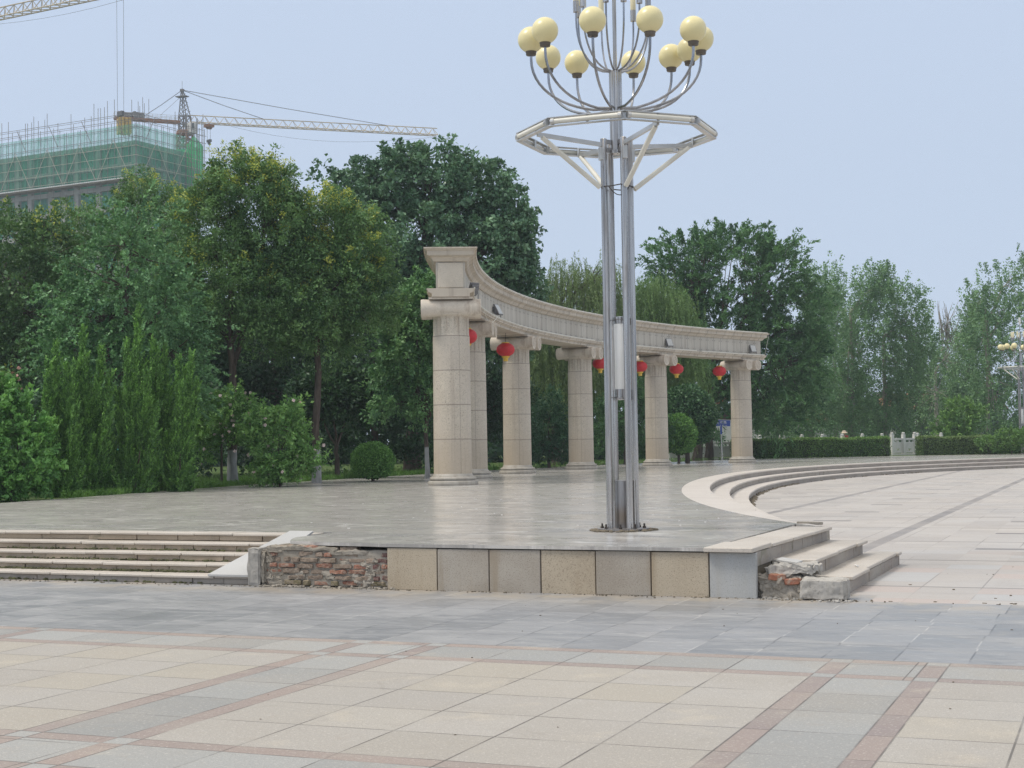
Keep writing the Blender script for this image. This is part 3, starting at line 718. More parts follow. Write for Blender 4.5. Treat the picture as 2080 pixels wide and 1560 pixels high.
b = MB(); b.lathe([(.066, 1.70), (.068, 1.705), (.068, 2.49), (.066, 2.495)], 32); o = b.build('cylinder_light', M['whiteglass'], lp, smooth=True, sharp=40)
for zz, pf in ((2.53, [(.07, 2.49), (.07, 2.54), (.082, 2.545), (.082, 2.57), (.03, 2.58)]), (1.60, [(.05, 1.57), (.082, 1.575), (.082, 1.59), (.07, 1.595), (.07, 1.70)])):
    b = MB(); b.lathe(pf, 32)
    for sx in (-1, 1):
        for sy in (-1, 1): b.bar((sx*.03, sy*.03, zz), (sx*.125, sy*.125, zz), .014)
    b.build('light_cap', M['steel'], o, smooth=True, sharp=40)
b = MB(); b.lathe([(.078, 4.58), (.078, 5.55), (.074, 5.575), (.03, 5.585)], 32); b.lathe([(.095, 4.56), (.095, 4.60)], 24); b.build('mast', M['steel'], lp, smooth=True, sharp=40)
b = MB(); b.tube([(0, 0, 5.55), (0, 0, 7.15)], .024, 14); b.build('upper_mast', M['steel'], lp, smooth=True)
MB().lathe([(.05, 7.15), (.055, 7.16), (.055, 7.5), (.03, 7.52)], 20).build('top_light', M['whiteglass'], lp, smooth=True, sharp=40)
for zz in (4.60, 4.70):
    b = MB()
    for sx, sy in ((1, 1), (-1, 1)): b.bar((sx*.125, sy*.125, zz), (-sx*.125, -sy*.125, zz), .03, .05)
    b.build('cross_brace', M['dull'], lp)
RR = 1.215
oct_ = [(RR*math.cos(PI/8+PI/4*i), RR*math.sin(PI/8+PI/4*i)) for i in range(8)]
for i in range(8):
    a, c = Vector((*oct_[i], 4.78)), Vector((*oct_[(i+1) % 8], 4.78)); d = (c-a).normalized(); nrm = ((a+c)/2); nrm = Vector((nrm.x, nrm.y, 0)).normalized()
    b = MB(); b.bar(a+Vector((0, 0, .048))-nrm*.03, c+Vector((0, 0, .048))-nrm*.03, .07, .010); b.bar(a-Vector((0, 0, .046))-nrm*.03, c-Vector((0, 0, .046))-nrm*.03, .07, .010)
    for f in (.0, .5, 1.0): b.bar(a.lerp(c, f*.96+.02)-nrm*.06-Vector((0, 0, .05)), a.lerp(c, f*.96+.02)-nrm*.06+Vector((0, 0, .05)), .05, .02)
    o = b.build('ring_rail', M['aluminium'], lp)
    b = MB(); b.tube([a+d*.05-nrm*.005, c-d*.05-nrm*.005], .030, 12); b.build('tube_light', M['tube'], o, smooth=True)
    MB().tube([a+d*.035-nrm*.005, a+d*.075-nrm*.005], .038, 10).build('tube_holder', M['aluminium'], o); MB().tube([c-d*.075-nrm*.005, c-d*.035-nrm*.005], .038, 10).build('tube_holder', M['aluminium'], o)
for k in range(4):
    a = PI/4+PI/2*k; c, s = math.cos(a), math.sin(a); R1 = RR*math.cos(PI/8)-.07
    o = MB().bar((c*.19, s*.19, 4.66), (c*R1, s*R1, 4.73), .035, .05).build('ring_arm', M['aluminium'], lp)
    o = MB().tube([(c*(R1-.06), s*(R1-.06), 4.70), (c*.235, s*.235, 4.14)], .03, 12).build('brace_tube', M['tube'], lp, smooth=True)
b = MB()
for k in range(12):
    a0, a1 = 2*PI*k/12, 2*PI*(k+1)/12; b.tube([(.2*math.cos(a0), .2*math.sin(a0), 4.15+.01*math.sin(k*2)), (.2*math.cos(a1), .2*math.sin(a1), 4.15+.01*math.sin(k*2+2))], .007, 5)
b.tube([(.18*math.cos(-1.9+.2*j), .18*math.sin(-1.9+.2*j), 4.15-.12*math.sin(PI*j/8)) for j in range(9)], .006, 5)
b.build('wire', M['rust'], lp)
VA = math.radians(-72.1)
for d in (-76, -52, -126, -152, -14, 167, 23, 137, 63, 117, 88):
    a = VA+math.radians(d); c, s = math.cos(a), math.sin(a); Rg = 1.04
    pts = [(.06, 5.115)]+[(.06+(Rg-.06)*math.sin(u)**1.0, 5.085+.60*(1-math.cos(u))**1.15) for u in [PI/2*j/14 for j in range(2, 15)]]+[(Rg, 5.735)]
    o = MB().tube([(r*c, r*s, z) for r, z in pts], .0165, 10).build('globe_arm', M['armsteel'], lp, smooth=True)
    MB().lathe([(.035, 5.735), (.058, 5.738), (.062, 5.75), (.062, 5.77), (.067, 5.775), (.067, 5.79), (.05, 5.795)], 20, (Rg*c, Rg*s, 0)).build('collar', M['darkmetal'], o, smooth=True, sharp=40)
    MB().sphere((Rg*c, Rg*s, 5.928), .158, 36, 22).build('globe', M['globe'], o, smooth=True, sharp=180)
for d in (-80, -52, -12, 14, 40, 60, 150, 118, -110, -160):
    a = VA+math.radians(d); c, s = math.cos(a), math.sin(a); Rg = .47
    pts = [(.045, 5.57)]+[(.05+(Rg-.05)*math.sin(u), 5.575+.62*(1-math.cos(u))**1.1) for u in [PI/2*j/12 for j in range(2, 13)]]+[(Rg, 6.30)]
    o = MB().tube([(r*c, r*s, z) for r, z in pts], .012, 8).build('candle_arm', M['armsteel'], lp, smooth=True)
    MB().lathe([(.02, 6.29), (.036, 6.295), (.036, 6.43), (.03, 6.435)], 16, (Rg*c, Rg*s, 0)).build('cup', M['steel'], o, smooth=True, sharp=40)
    MB().lathe([(.032, 6.43), (.034, 6.44), (.034, 6.72), (.02, 6.74)], 16, (Rg*c, Rg*s, 0)).build('candle_light', M['candle'], o, smooth=True, sharp=40)
lp2 = copy_tree(lp); lp2['label'] = 'far lamp post rising behind the round hedge at the right'
p = at(2078, 900, 93); lp2.location = (p[0], p[1], HP-.05); lp2.scale = (1.12,)*3; lp2.rotation_euler = (0, 0, .35)
# ------------------------------------------------------------------ vegetation
RH = np.array([math.cos(YAW), -math.sin(YAW), 0]); FH = np.array([math.sin(YAW), math.cos(YAW), 0]); UZ = np.array([0, 0, 1.0])
def unit(a): return a/np.maximum(np.linalg.norm(a, axis=-1, keepdims=True), 1e-9)
LC = np.array([1.95, 2.2, 2.2])
class Leaves:
    def __init__(s): s.V, s.C, s.extra = [], [], []
    def add(s, c, d, w, l, wd, col):
        """diamond leaves: centre c, long axis d, cross axis w"""
        d = unit(d); w = unit(w - d*np.sum(w*d, -1, keepdims=True)); l = np.broadcast_to(np.asarray(l), (len(c),))[:, None]; wd = np.broadcast_to(np.asarray(wd), (len(c),))[:, None]
        nrm = np.cross(d, w)
        q = np.stack([c-d*l*.5, c+w*wd*.5+nrm*wd*.18-d*l*.05, c+d*l*.5, c-w*wd*.5+nrm*wd*.18-d*l*.05], 1)
        s.V.append(q); s.C.append(col)
    def sprays(s, rng, P, A, L, R, n, ll, lw, align=.5, droop=0.0, cA=(.03, .07, .03), cB=(.08, .14, .05), tint=None, up=.3, taper=.7, vj=.5):
        K = len(P); A = unit(A)
        t = rng.random((K, n, 1))**.8
        perp = rng.normal(size=(K, n, 3)); perp -= A[:, None]*np.sum(perp*A[:, None], -1, keepdims=True)
        L = np.broadcast_to(np.asarray(L, float), (K,))[:, None, None]; R = np.broadcast_to(np.asarray(R, float), (K,))[:, None, None]
        c = P[:, None]+A[:, None]*t*L+perp*R*.55*(1-taper*t)
        c[..., 2] -= (droop*t[..., 0]**2*L[..., 0])
        d = A[:, None]*align+unit(perp)*(1-align)*.9+rng.normal(size=(K, n, 3))*.35
        d[..., 2] -= droop*.5
        w = rng.normal(size=(K, n, 3)); w[..., 2] *= (1-up)
        sz = rng.uniform(.65, 1.25, (K, n))
        if tint is None: tint = rng.random(K)
        f = np.clip(tint[:, None]*(1-vj)+rng.random((K, n))*vj, 0, 1)[..., None]
        col = np.asarray(cA)*(1-f)+np.asarray(cB)*f
        s.add(c.reshape(-1, 3), d.reshape(-1, 3), w.reshape(-1, 3), (ll*sz).ravel(), (lw*sz).ravel(), col.reshape(-1, 3))
        return s
    def build(s, name, mat, parent, org, core=None):
        V = np.concatenate(s.V)-np.asarray(org); C = np.concatenate(s.C); n = len(V)
        me = bpy.data.meshes.new(name); me.vertices.add(n*4); me.vertices.foreach_set('co', V.astype(np.float32).ravel())
        me.loops.add(n*4); me.loops.foreach_set('vertex_index', np.arange(n*4, dtype=np.int32))
        me.polygons.add(n); me.polygons.foreach_set('loop_start', np.arange(0, n*4, 4, dtype=np.int32))
        try: me.polygons.foreach_set('loop_total', np.full(n, 4, dtype=np.int32))
        except Exception: pass
        me.update(calc_edges=True); me.materials.append(M[mat].mat)
        a = me.attributes.new('col', 'FLOAT_COLOR', 'FACE'); a.data.foreach_set('color', np.concatenate([np.minimum(C*LC, .8), np.ones((n, 1))], 1).astype(np.float32).ravel())
        o = bpy.data.objects.new(name, me); COL.objects.link(o)
        if parent is not None: o.parent = parent
        else: o.location = tuple(org)
        return o
def lobe_points(rng, lobes, K, shell=.55, low=-.75):
    C = np.array([l[0] for l in lobes]); R = np.array([l[1] for l in lobes])
    w = (R[:, 0]*R[:, 2]); w = w/w.sum(); P, D, I = [], [], []
    need = K
    while need > 0:
        k = rng.choice(len(lobes), need*2, p=w); d = unit(rng.normal(size=(need*2, 3)))
        ok = d[:, 2] > low; k, d = k[ok], d[ok]
        r = shell+(1-shell)*rng.random(len(k))**.6
        r *= 1+.10*np.sin(d[:, 0]*5+k*2.1)*np.sin(d[:, 2]*6+k)+.07*rng.normal(size=len(k))
        loc = d*R[k]*r[:, None]
        p = C[k]+loc[:, :1]*RH+loc[:, 1:2]*FH+loc[:, 2:]*UZ
        keep = np.ones(len(k), bool)
        for j in range(len(lobes)):
            q = p-C[j]; e = np.stack([q@RH/R[j, 0], q@FH/R[j, 1], q[:, 2]/R[j, 2]], 1); inside = np.linalg.norm(e, axis=1) < .62
            keep &= ~(inside & (k != j) & (rng.random(len(k)) < .8))
        p, d, k = p[keep][:need], d[keep][:need], k[keep][:need]
        dw = d[:, :1]*RH+d[:, 1:2]*FH+d[:, 2:]*UZ
        P.append(p); D.append(dw); I.append(k); need -= len(p)
    return np.concatenate(P), np.concatenate(D), np.concatenate(I)
def limbs(name, mat, parent, org, base, targets, r0, fork, rng, sub=None, n=7):
    """tapered trunk with limbs reaching into the crown"""
    b = MB(); base = Vector(base); fork = Vector(fork)
    k = 6; pts = [base.lerp(fork, i/k)+Vector((rng.normal()*.03, rng.normal()*.03, 0))*(0 if i in (0,) else 1)*r0*6 for i in range(k+1)]
    b.tube(pts, [r0*(1.25 if i == 0 else 1-.35*i/k) for i in range(k+1)], 10)
    ends = []
    for tg in targets:
        tg = Vector(tg); st = pts[-1] if rng.random() < .6 else pts[-2]; mid = st.lerp(tg, .5)+Vector((0, 0, (tg-st).length*.08))+Vector(rng.normal(size=3))*.12
        q = [st, st.lerp(mid, .5)+Vector(rng.normal(size=3))*.05, mid, mid.lerp(tg, .5)+Vector(rng.normal(size=3))*.08, tg]
        b.tube(q, [r0*.5, r0*.42, r0*.32, r0*.2, r0*.07], n); ends.append((mid, tg))
    if sub is not None:
        for p in sub:
            p = Vector(p); mid, tg = min(ends, key=lambda e: (e[0].lerp(e[1], .5)-p).length); st = mid.lerp(tg, rng.uniform(.1, .7))
            b.tube([st, st.lerp(p, .5)+Vector(rng.normal(size=3))*.06, p], [r0*.16, r0*.1, r0*.035], 5)
    return b.build(name, M[mat], parent, org, smooth=True, sharp=80)
def plant(name, label, cat, base, depth, lobes, group=None, trunk=.14, fork=None, K=260, n=55, ll=.16, lw=.09, sl=.7, sr=.4, align=.5, droop=0.0, cA=(.026, .06, .028), cB=(.075, .135, .05), up=.3, lift=.3, mat='leaf', bark='bark', shell=.5, seed=0, yellow=0.0, low=-.75, nsub=40, dz=.92, axis=None, vj=.3, flowers=None, extra=None, trunks=None):
    rng = np.random.default_rng(1000+seed); s = depth/FPX
    if not isinstance(base, np.ndarray): base = at(*base, depth)
    org = np.array([base[0], base[1], HP-.03])
    LB = [(at(l[0], l[1], depth+(l[4] if len(l) > 4 else 0)), np.array([l[2]*s, max(l[2], l[3]*.8)*s*dz, l[3]*s])) for l in lobes]
    e = thing(name, label, cat, tuple(org), 0, group)
    P, D, I = lobe_points(rng, LB, K, shell, low)
    A = D*(1.0)+UZ*lift+rng.normal(size=P.shape)*.35 if axis is None else np.asarray(axis)+rng.normal(size=P.shape)*.25+D*.35
    L = sl*rng.uniform(.6, 1.3, K); tint = np.clip(rng.normal(.45, .28, K), 0, 1)
    lv = Leaves(); A = unit(A)
    P0 = P-A*L[:, None]*.5
    if yellow:
        zz = (P[:, 2]-P[:, 2].min())/np.ptp(P[:, 2]); isy = (rng.random(K) < yellow*zz*1.6) & (D[:, 2] > 0.05)
        lv.sprays(rng, P0[~isy], A[~isy], L[~isy], sr, n, ll, lw, align, droop, cA, cB, tint[~isy], up, vj=vj)
        if isy.any():
            lv.sprays(rng, P0[isy], A[isy], L[isy], sr, n//2, ll, lw, align, droop, cA, cB, tint[isy], up, vj=vj)
            lv.sprays(rng, P0[isy]+UZ*.1, A[isy]+UZ*.5, L[isy], sr*.8, n//2, ll*.8, lw*.9, .4, 0, (.15, .17, .035), (.34, .31, .06), None, up)
    else: lv.sprays(rng, P0, A, L, sr, n, ll, lw, align, droop, cA, cB, tint, up, vj=vj)
    # a thin inner fill so that the heart of the crown is not hollow
    Pi, Di, _ = lobe_points(rng, LB, max(30, K//4), .1, -1); Pi = Pi*1.0
    lv.sprays(rng, Pi, Di, sl, sr*1.5, n//2, ll*1.2, lw*1.2, align, droop, cA, cB, None, up)
    if extra: extra(rng, lv, LB, s)
    if flowers:
        fl = lv; k = rng.choice(K, flowers[0]); fp = P[k]+D[k]*.12+rng.normal(size=(len(k), 3))*.12
        for a in range(3): fl.add(fp, rng.normal(size=fp.shape), rng.normal(size=fp.shape), .11, .11, np.tile(np.array(flowers[1])[None]/LC, (len(k), 1)))
    lv.build('crown', mat, e, org)
    tr = trunks or [(org[0], org[1], trunk)]
    for (bx, by, r) in tr:
        fk = fork if fork is not None else np.array([bx, by, 0])+UZ*(LB[0][0][2]-LB[0][1][2]*.55)
        limbs('trunk', bark, e, org, (bx, by, HP-.1), [l[0]+(-UZ*l[1][2]*.1) for l in LB[:8]], r, fk, rng, P[rng.choice(K, min(K, nsub), replace=False)])
    return e

G1 = 'trees standing behind the terrace'
KO = dict(ll=.095, lw=.042, sl=.6, sr=.32, n=130, align=.45, droop=.1, cA=(.026, .06, .026), cB=(.115, .175, .06))
# --- far left: dark pagoda tree at the frame edge
plant('broadleaf_tree', 'dark dense tree at the left edge of the photo below the scaffolding', 'tree', (30, 985), 50, [(20, 540, 105, 110), (70, 620, 90, 130), (-40, 690, 110, 150), (120, 500, 85, 85), (60, 800, 120, 120)], G1, seed=1, K=480, yellow=.08, cA=(.026, .055, .026), cB=(.08, .125, .042), n=66, ll=.14, lw=.07)
# --- pale arching tree in front of it
plant('broadleaf_tree', 'leafy green tree with arching sprays rising right behind the junipers', 'tree', (255, 985), 40, [(250, 560, 125, 125), (190, 640, 110, 115), (320, 640, 105, 125), (270, 470, 75, 65), (370, 740, 65, 90), (130, 720, 60, 90), (250, 770, 150, 120)], G1, seed=2, K=640, cA=(.024, .06, .03), cB=(.135, .225, .10), sl=1.0, sr=.11, align=.55, droop=.3, n=60, ll=.10, lw=.055, up=.5, lift=.35)
plant('broadleaf_tree', 'olive green tree with feathery top left of the first golden tree', 'tree', (215, 960), 52, [(190, 480, 80, 70), (330, 470, 90, 95), (300, 400, 60, 45), (390, 560, 90, 100), (300, 600, 100, 120)], G1, seed=3, K=420, yellow=.25, **KO)
plant('golden_rain_tree', 'tall tree with yellow flower tufts nearest the crane jib on a lime washed trunk', 'tree', (473, 975), 44, [(500, 410, 95, 95), (430, 470, 85, 100), (560, 480, 85, 105), (480, 350, 52, 45), (540, 370, 50, 45), (455, 590, 120, 110), (560, 620, 95, 110), (380, 640, 70, 80)], G1, seed=4, K=760, yellow=.34, trunk=.15, bark='limed', fork=at(470, 700, 44), **KO)
plant('golden_rain_tree', 'yellow tufted tree with a tall bare trunk behind the round clipped bush', 'tree', (643, 970), 44.5, [(660, 450, 75, 70), (610, 530, 70, 90), (720, 510, 75, 85), (650, 590, 110, 110), (750, 600, 60, 90), (640, 680, 100, 60)], G1, seed=5, K=660, yellow=.38, trunk=.13, bark='limed', fork=at(645, 640, 44.5), **KO)
plant('broadleaf_tree', 'tall dark tree with large leaves rising behind the end of the colonnade', 'tree', (838, 940), 62, [(720, 400, 65, 75), (800, 360, 65, 62), (880, 350, 75, 55), (965, 380, 75, 62), (1030, 450, 62, 85), (840, 480, 135, 105), (970, 540, 110, 110), (760, 560, 120, 120), (1040, 570, 55, 75), (860, 640, 140, 110), (1000, 660, 90, 90)], G1, seed=6, K=1100, trunk=.36, n=80, ll=.18, lw=.115, sl=.9, sr=.42, align=.35, droop=.15, cA=(.026, .058, .034), cB=(.115, .175, .10), mat='gloss', fork=at(838, 740, 62))
def spikes(pts, depth, hl=1.3):
    def f(rng, lv, LB, s):
        for x, y in pts:
            p = at(x, y, depth); k = 5; P = np.tile(p-UZ*hl, (k, 1))+rng.normal(size=(k, 3))*.12; A = np.tile(UZ, (k, 1))+rng.normal(size=(k, 3))*.16
            lv.sprays(rng, P, A, hl, .17, 26, .2, .12, .35, 0, (.02, .05, .024), (.06, .11, .04))
    return f
plant('broadleaf_tree', 'lighter green tree with low branches left of the nearest column', 'tree', (868, 966), 48, [(855, 640, 50, 75), (830, 720, 65, 80), (870, 590, 40, 45), (795, 650, 32, 25), (790, 760, 35, 30), (800, 820, 42, 35), (870, 800, 50, 70)], G1, seed=7, K=430, trunk=.085, bark='limed', n=52, ll=.12, lw=.065, sl=.55, sr=.25, align=.5, droop=.15, cA=(.03, .075, .034), cB=(.14, .22, .09), fork=at(866, 830, 48))
# darker trees filling the depth of the grove
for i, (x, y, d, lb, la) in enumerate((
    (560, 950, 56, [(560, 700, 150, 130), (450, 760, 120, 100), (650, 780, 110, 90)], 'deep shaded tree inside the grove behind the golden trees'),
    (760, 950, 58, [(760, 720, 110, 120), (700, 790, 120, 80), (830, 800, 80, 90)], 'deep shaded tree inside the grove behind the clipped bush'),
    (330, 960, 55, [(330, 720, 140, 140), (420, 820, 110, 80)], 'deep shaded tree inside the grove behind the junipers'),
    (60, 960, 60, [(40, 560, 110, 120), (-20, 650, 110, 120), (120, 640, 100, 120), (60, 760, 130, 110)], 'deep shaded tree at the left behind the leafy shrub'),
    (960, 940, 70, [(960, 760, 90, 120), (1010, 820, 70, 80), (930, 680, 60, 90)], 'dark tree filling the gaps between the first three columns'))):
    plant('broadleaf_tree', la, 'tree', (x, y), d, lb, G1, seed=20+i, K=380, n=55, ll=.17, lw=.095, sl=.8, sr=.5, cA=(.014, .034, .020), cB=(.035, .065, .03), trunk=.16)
plant('small_tree', 'low many stemmed dark tree behind the lime washed trunk', 'tree', (685, 948), 50, [(690, 800, 70, 50), (640, 820, 50, 45), (740, 815, 50, 45)], G1, seed=30, K=240, cA=(.016, .036, .02), cB=(.04, .075, .032), trunk=.10, fork=at(683, 905, 50), nsub=70)
# --- shrubs along the terrace edge
plant('leafy_shrub', 'bright green leafy shrub at the lower left edge of the photo', 'shrub', (25, 1015), 33, [(20, 900, 72, 105), (-40, 880, 80, 130), (60, 940, 48, 72), (0, 810, 40, 50), (88, 880, 22, 28), (30, 980, 60, 40)], None, seed=31, K=420, n=46, ll=.11, lw=.06, sl=.34, sr=.13, align=.45, cA=(.04, .10, .028), cB=(.13, .23, .06), shell=.7, low=-1, trunk=.05, lift=.5)
plant('flowering_bush', 'dusty pink tipped crape bush at the far left edge', 'shrub', (-18, 990), 36, [(-10, 790, 38, 45), (-40, 850, 50, 80), (10, 850, 30, 60)], None, seed=32, K=120, n=36, ll=.10, lw=.05, sl=.3, sr=.12, cA=(.05, .10, .035), cB=(.13, .19, .06), trunk=.04, flowers=(60, (.50, .30, .27)))
def juniper(label, x, y, depth, w, tips, seed):
    rng = np.random.default_rng(seed); base = on(x, y, HP) if depth is None else at(x, y, depth)
    dep = float((base-EYE)@CF); s = dep/FPX; org = np.array([base[0], base[1], HP-.03])
    e = thing('juniper', label, 'juniper', tuple(org), 0, 'junipers along the terrace edge'); lv = Leaves(); ts = []
    tips = list(tips)+[(tx+rng.uniform(-.9, .9)*rw, ty+rng.uniform(.8, 3.2)*rw, rw*.7) for tx, ty, rw in tips for _ in range(2)]
    for (tx, ty, rw) in tips:
        tip = at(tx, ty, dep+rng.uniform(-.3, .5)); bs = org+RH*((tx-x)*s*.45)+FH*rng.uniform(-.2, .5); ts.append(tip)
        h = tip-bs; rw *= .72; k = int(36+62*np.linalg.norm(h)*rw/22)
        t = rng.random(k)**.9; ang = rng.uniform(0, 2*PI, k); prof = np.clip((1-t)**.75, .05, 1)*rw*s*(.72+.4*np.sin(t*13+ang*1.0+rng.uniform(0, 6)))*rng.uniform(.75, 1.25, k)
        out = np.cos(ang)[:, None]*RH+np.sin(ang)[:, None]*FH
        P = bs+h*t[:, None]+out*prof[:, None]; A = unit(h)[None]*1.1+out*.5+RH*.2+rng.normal(size=(k, 3))*.12
        P = P-unit(A)*.15
        tint = np.clip(rng.random(k)**1.3*(.55+.6*t), 0, 1)
        lv.sprays(rng, P, A, rng.uniform(.2, .42, k), .07, 50, .062, .02, .8, 0, (.016, .045, .016), (.15, .26, .055), tint, taper=.85, vj=.25)
        lv.sprays(rng, np.array([tip-unit(h)*.5]*6), unit(h)+rng.normal(size=(6, 3))*.08, .62, .05, 46, .06, .02, .85, 0, (.04, .085, .025), (.11, .19, .05), taper=.9)
    lv.build('foliage', 'needle', e, org)
    b = MB()
    for tp in ts: b.tube([org+np.array([0, 0, -.05]), org*.8+tp*.2, tp*.4+org*.6-UZ*.1], [.05, .03, .008], 6)
    b.build('stem', M['bark'], e, org)
juniper('juniper with a broad slanting top between the leafy shrub and the pointed ones', 120, 1008, None, 60, [(112, 700, 30), (95, 780, 30), (135, 760, 26), (90, 860, 34), (140, 880, 30)], 51)
juniper('juniper of medium height second from the left in the row', 185, 1003, None, 60, [(168, 668, 26), (150, 740, 24), (205, 706, 26), (190, 800, 30), (170, 860, 34), (215, 870, 30)], 52)
juniper('tallest flame shaped juniper of the row', 275, 1001, None, 60, [(280, 628, 27), (258, 740, 26), (298, 760, 24), (240, 800, 30), (300, 850, 30), (262, 880, 36)], 53)
juniper('juniper with two leaning spires right of the tallest one', 325, 997, None, 60, [(335, 705, 22), (312, 695, 22), (345, 790, 26), (325, 830, 32), (350, 880, 28)], 54)
juniper('slim juniper at the right end of the row leaning right', 365, 994, 37.5, 60, [(388, 722, 18), (362, 728, 18), (380, 800, 22), (356, 860, 28), (350, 920, 28)], 55)
HB = dict(n=44, ll=.095, lw=.05, sl=.45, sr=.15, align=.45, cA=(.045, .10, .03), cB=(.16, .245, .075), shell=.5, low=-1, trunk=.04, lift=.9, dz=1)
plant('hibiscus_bush', 'flowering bush with white blossoms behind the right end of the junipers', 'shrub', (450, 970), 43, [(440, 850, 62, 52), (500, 860, 40, 45), (410, 890, 40, 50), (470, 820, 45, 28)], 'flowering bushes on the lawn', seed=41, K=260, flowers=(70, (.72, .62, .62)), **HB)
plant('hibiscus_bush', 'round yellow green flowering bush standing on the lawn edge', 'shrub', (570, 980), 41, [(565, 900, 60, 75), (590, 850, 30, 40), (530, 880, 35, 45), (560, 950, 45, 35), (625, 930, 25, 35)], 'flowering bushes on the lawn', seed=42, K=330, flowers=(48, (.72, .60, .60)), **HB)
def ball(label, x, y, r, depth, seed, cA, cB, flat=1.0, K=900, name='clipped_bush', ll=.055, lw=.04):
    rng = np.random.default_rng(seed); s = depth/FPX; c = at(x, y, depth); R = r*s; org = np.array([c[0], c[1], HP-.03])
    d = unit(rng.normal(size=(K*10, 3))); d = d[d[:, 2] > -.8]; k = len(d)
    rr = R*(1+.035*np.sin(d[:, 0]*9)*np.sin(d[:, 2]*8+1)+.03*rng.normal(size=k)-.12*rng.random(k)**3)
    sc = np.array([1, 1, flat]); P = c+d*rr[:, None]*sc
    lv = Leaves(); f = rng.random((k, 1))**1.3; lv.add(P, d+rng.normal(size=(k, 3))*.8, rng.normal(size=(k, 3)), ll*rng.uniform(.7, 1.3, k), lw, np.array(cA)*(1-f)+np.array(cB)*f)
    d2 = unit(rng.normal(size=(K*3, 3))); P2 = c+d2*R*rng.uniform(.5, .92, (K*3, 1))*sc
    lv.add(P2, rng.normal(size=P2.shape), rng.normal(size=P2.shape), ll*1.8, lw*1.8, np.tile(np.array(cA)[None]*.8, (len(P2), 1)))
    e = thing(name, label, 'bush', tuple(org)); lv.build('foliage', 'leaf', e, org)
    b = MB(); b.tube([(org[0], org[1], HP-.08), (org[0], org[1], c[2])], [max(.05, R*.09), R*.05], 8); b.build('stem', M['bark'], e, org)
ball('round clipped bush on the lawn beside the nearest column', 757, 938, 44, 45.5, 61, (.045, .10, .025), (.13, .22, .06), .9, 1000)
ball('dark green clipped bush behind the fifth column', 1395, 848, 60, 74.5, 62, (.024, .055, .028), (.07, .125, .055), 1.1, 1200, 'round_shrub', .13, .09)
ball('bright green bush low beside the fifth column', 1378, 884, 38, 73, 63, (.05, .11, .03), (.12, .20, .05), 1.15, 700, 'round_shrub', .10, .07)
plant('evergreen_bush', 'dark cone shaped bush between the third and fourth columns', 'shrub', (1115, 950), 66, [(1110, 880, 42, 55), (1120, 830, 26, 40), (1085, 900, 30, 45), (1145, 905, 28, 40)], None, seed=64, K=260, n=50, ll=.11, lw=.045, sl=.5, sr=.2, cA=(.018, .045, .026), cB=(.045, .09, .045), low=-1, trunk=.08, lift=.8)
plant('evergreen_bush', 'wide dark green bush right behind the lamp post', 'shrub', (1270, 945), 72, [(1270, 840, 55, 70), (1230, 880, 35, 60), (1320, 870, 45, 60), (1290, 800, 35, 35)], None, seed=65, K=380, n=50, ll=.12, lw=.05, sl=.5, sr=.22, cA=(.022, .055, .025), cB=(.06, .115, .045), low=-1, trunk=.08, lift=.8)
# --- willows
def willow(label, x, y, depth, lobes, seed, K=420, cA=(.05, .09, .03), cB=(.125, .17, .06), bare=0):
    rng = np.random.default_rng(seed); s = depth/FPX; b0 = at(x, y, depth); org = np.array([b0[0], b0[1], HP-.03])
    LB = [(at(l[0], l[1], depth+(l[4] if len(l) > 4 else 0)), np.array([l[2]*s, max(l[2], l[3]*.7)*s*.8, l[3]*s])) for l in lobes]
    e = thing('weeping_willow', label, 'willow', tuple(org), 0, 'willows behind the colonnade'); lv = Leaves()
    P, D, _ = lobe_points(rng, LB, K, .45, -.35)
    L = rng.uniform(.9, 3.0, K)*(1+.4*(D[:, 2] < .2)); A = np.tile(-UZ, (K, 1))+D*np.array([.22, .22, 0])+rng.normal(size=(K, 3))*.05
    A0 = D*np.array([1, 1, .4])+UZ*.3
    lv.sprays(rng, P-unit(A0)*.3, A0, .8, .16, 16, .16, .03, .6, .8, cA, cB)
    for j in range(4):
        lv.sprays(rng, P+rng.normal(size=P.shape)*.22, A, L*rng.uniform(.6, 1.1, K), .06, 46, .17, .026, .85, 0, cA, cB, np.clip(rng.normal(.5, .25, K), 0, 1), taper=.3)
    lv.build('crown', 'leaf', e, org)
    limbs('trunk', 'bark', e, org, (org[0], org[1], HP-.1), [l[0]+UZ*l[1][2]*.3 for l in LB], .22, np.array([org[0], org[1], 0])+UZ*(LB[0][0][2]-LB[0][1][2]*.8), rng, P[rng.choice(K, 30, replace=False)])
    if bare:
        b = MB()
        for i in range(bare):
            q = at(rng.uniform(lobes[0][0]-60, lobes[0][0]+40), rng.uniform(lobes[0][1]-40, lobes[0][1]-5), depth); q0 = q-UZ*rng.uniform(1.2, 2.4)+rng.normal(size=3)*.4
            b.tube([q0, q0*.4+q*.6+rng.normal(size=3)*.1+UZ*.2, q, q+rng.normal(size=3)*.25-UZ*rng.uniform(.2, .9)], [.02, .014, .01, .006], 4)
        b.build('bare_twigs', M['palebark'], e, org)
willow('yellowish thinning willow with bare twigs on top left of the lamp post', 1130, 945, 76, [(1170, 590, 75, 70), (1120, 650, 60, 90), (1210, 620, 60, 85), (1230, 570, 45, 45), (1100, 720, 60, 100), (1180, 760, 70, 110)], 71, 560, (.055, .085, .03), (.14, .165, .065), 46)
willow('full green willow with long hanging strands right of the lamp post', 1330, 942, 78, [(1340, 620, 60, 60), (1300, 640, 55, 80), (1375, 660, 40, 75), (1290, 700, 60, 90), (1400, 740, 30, 80), (1340, 760, 60, 80)], 72, 520)
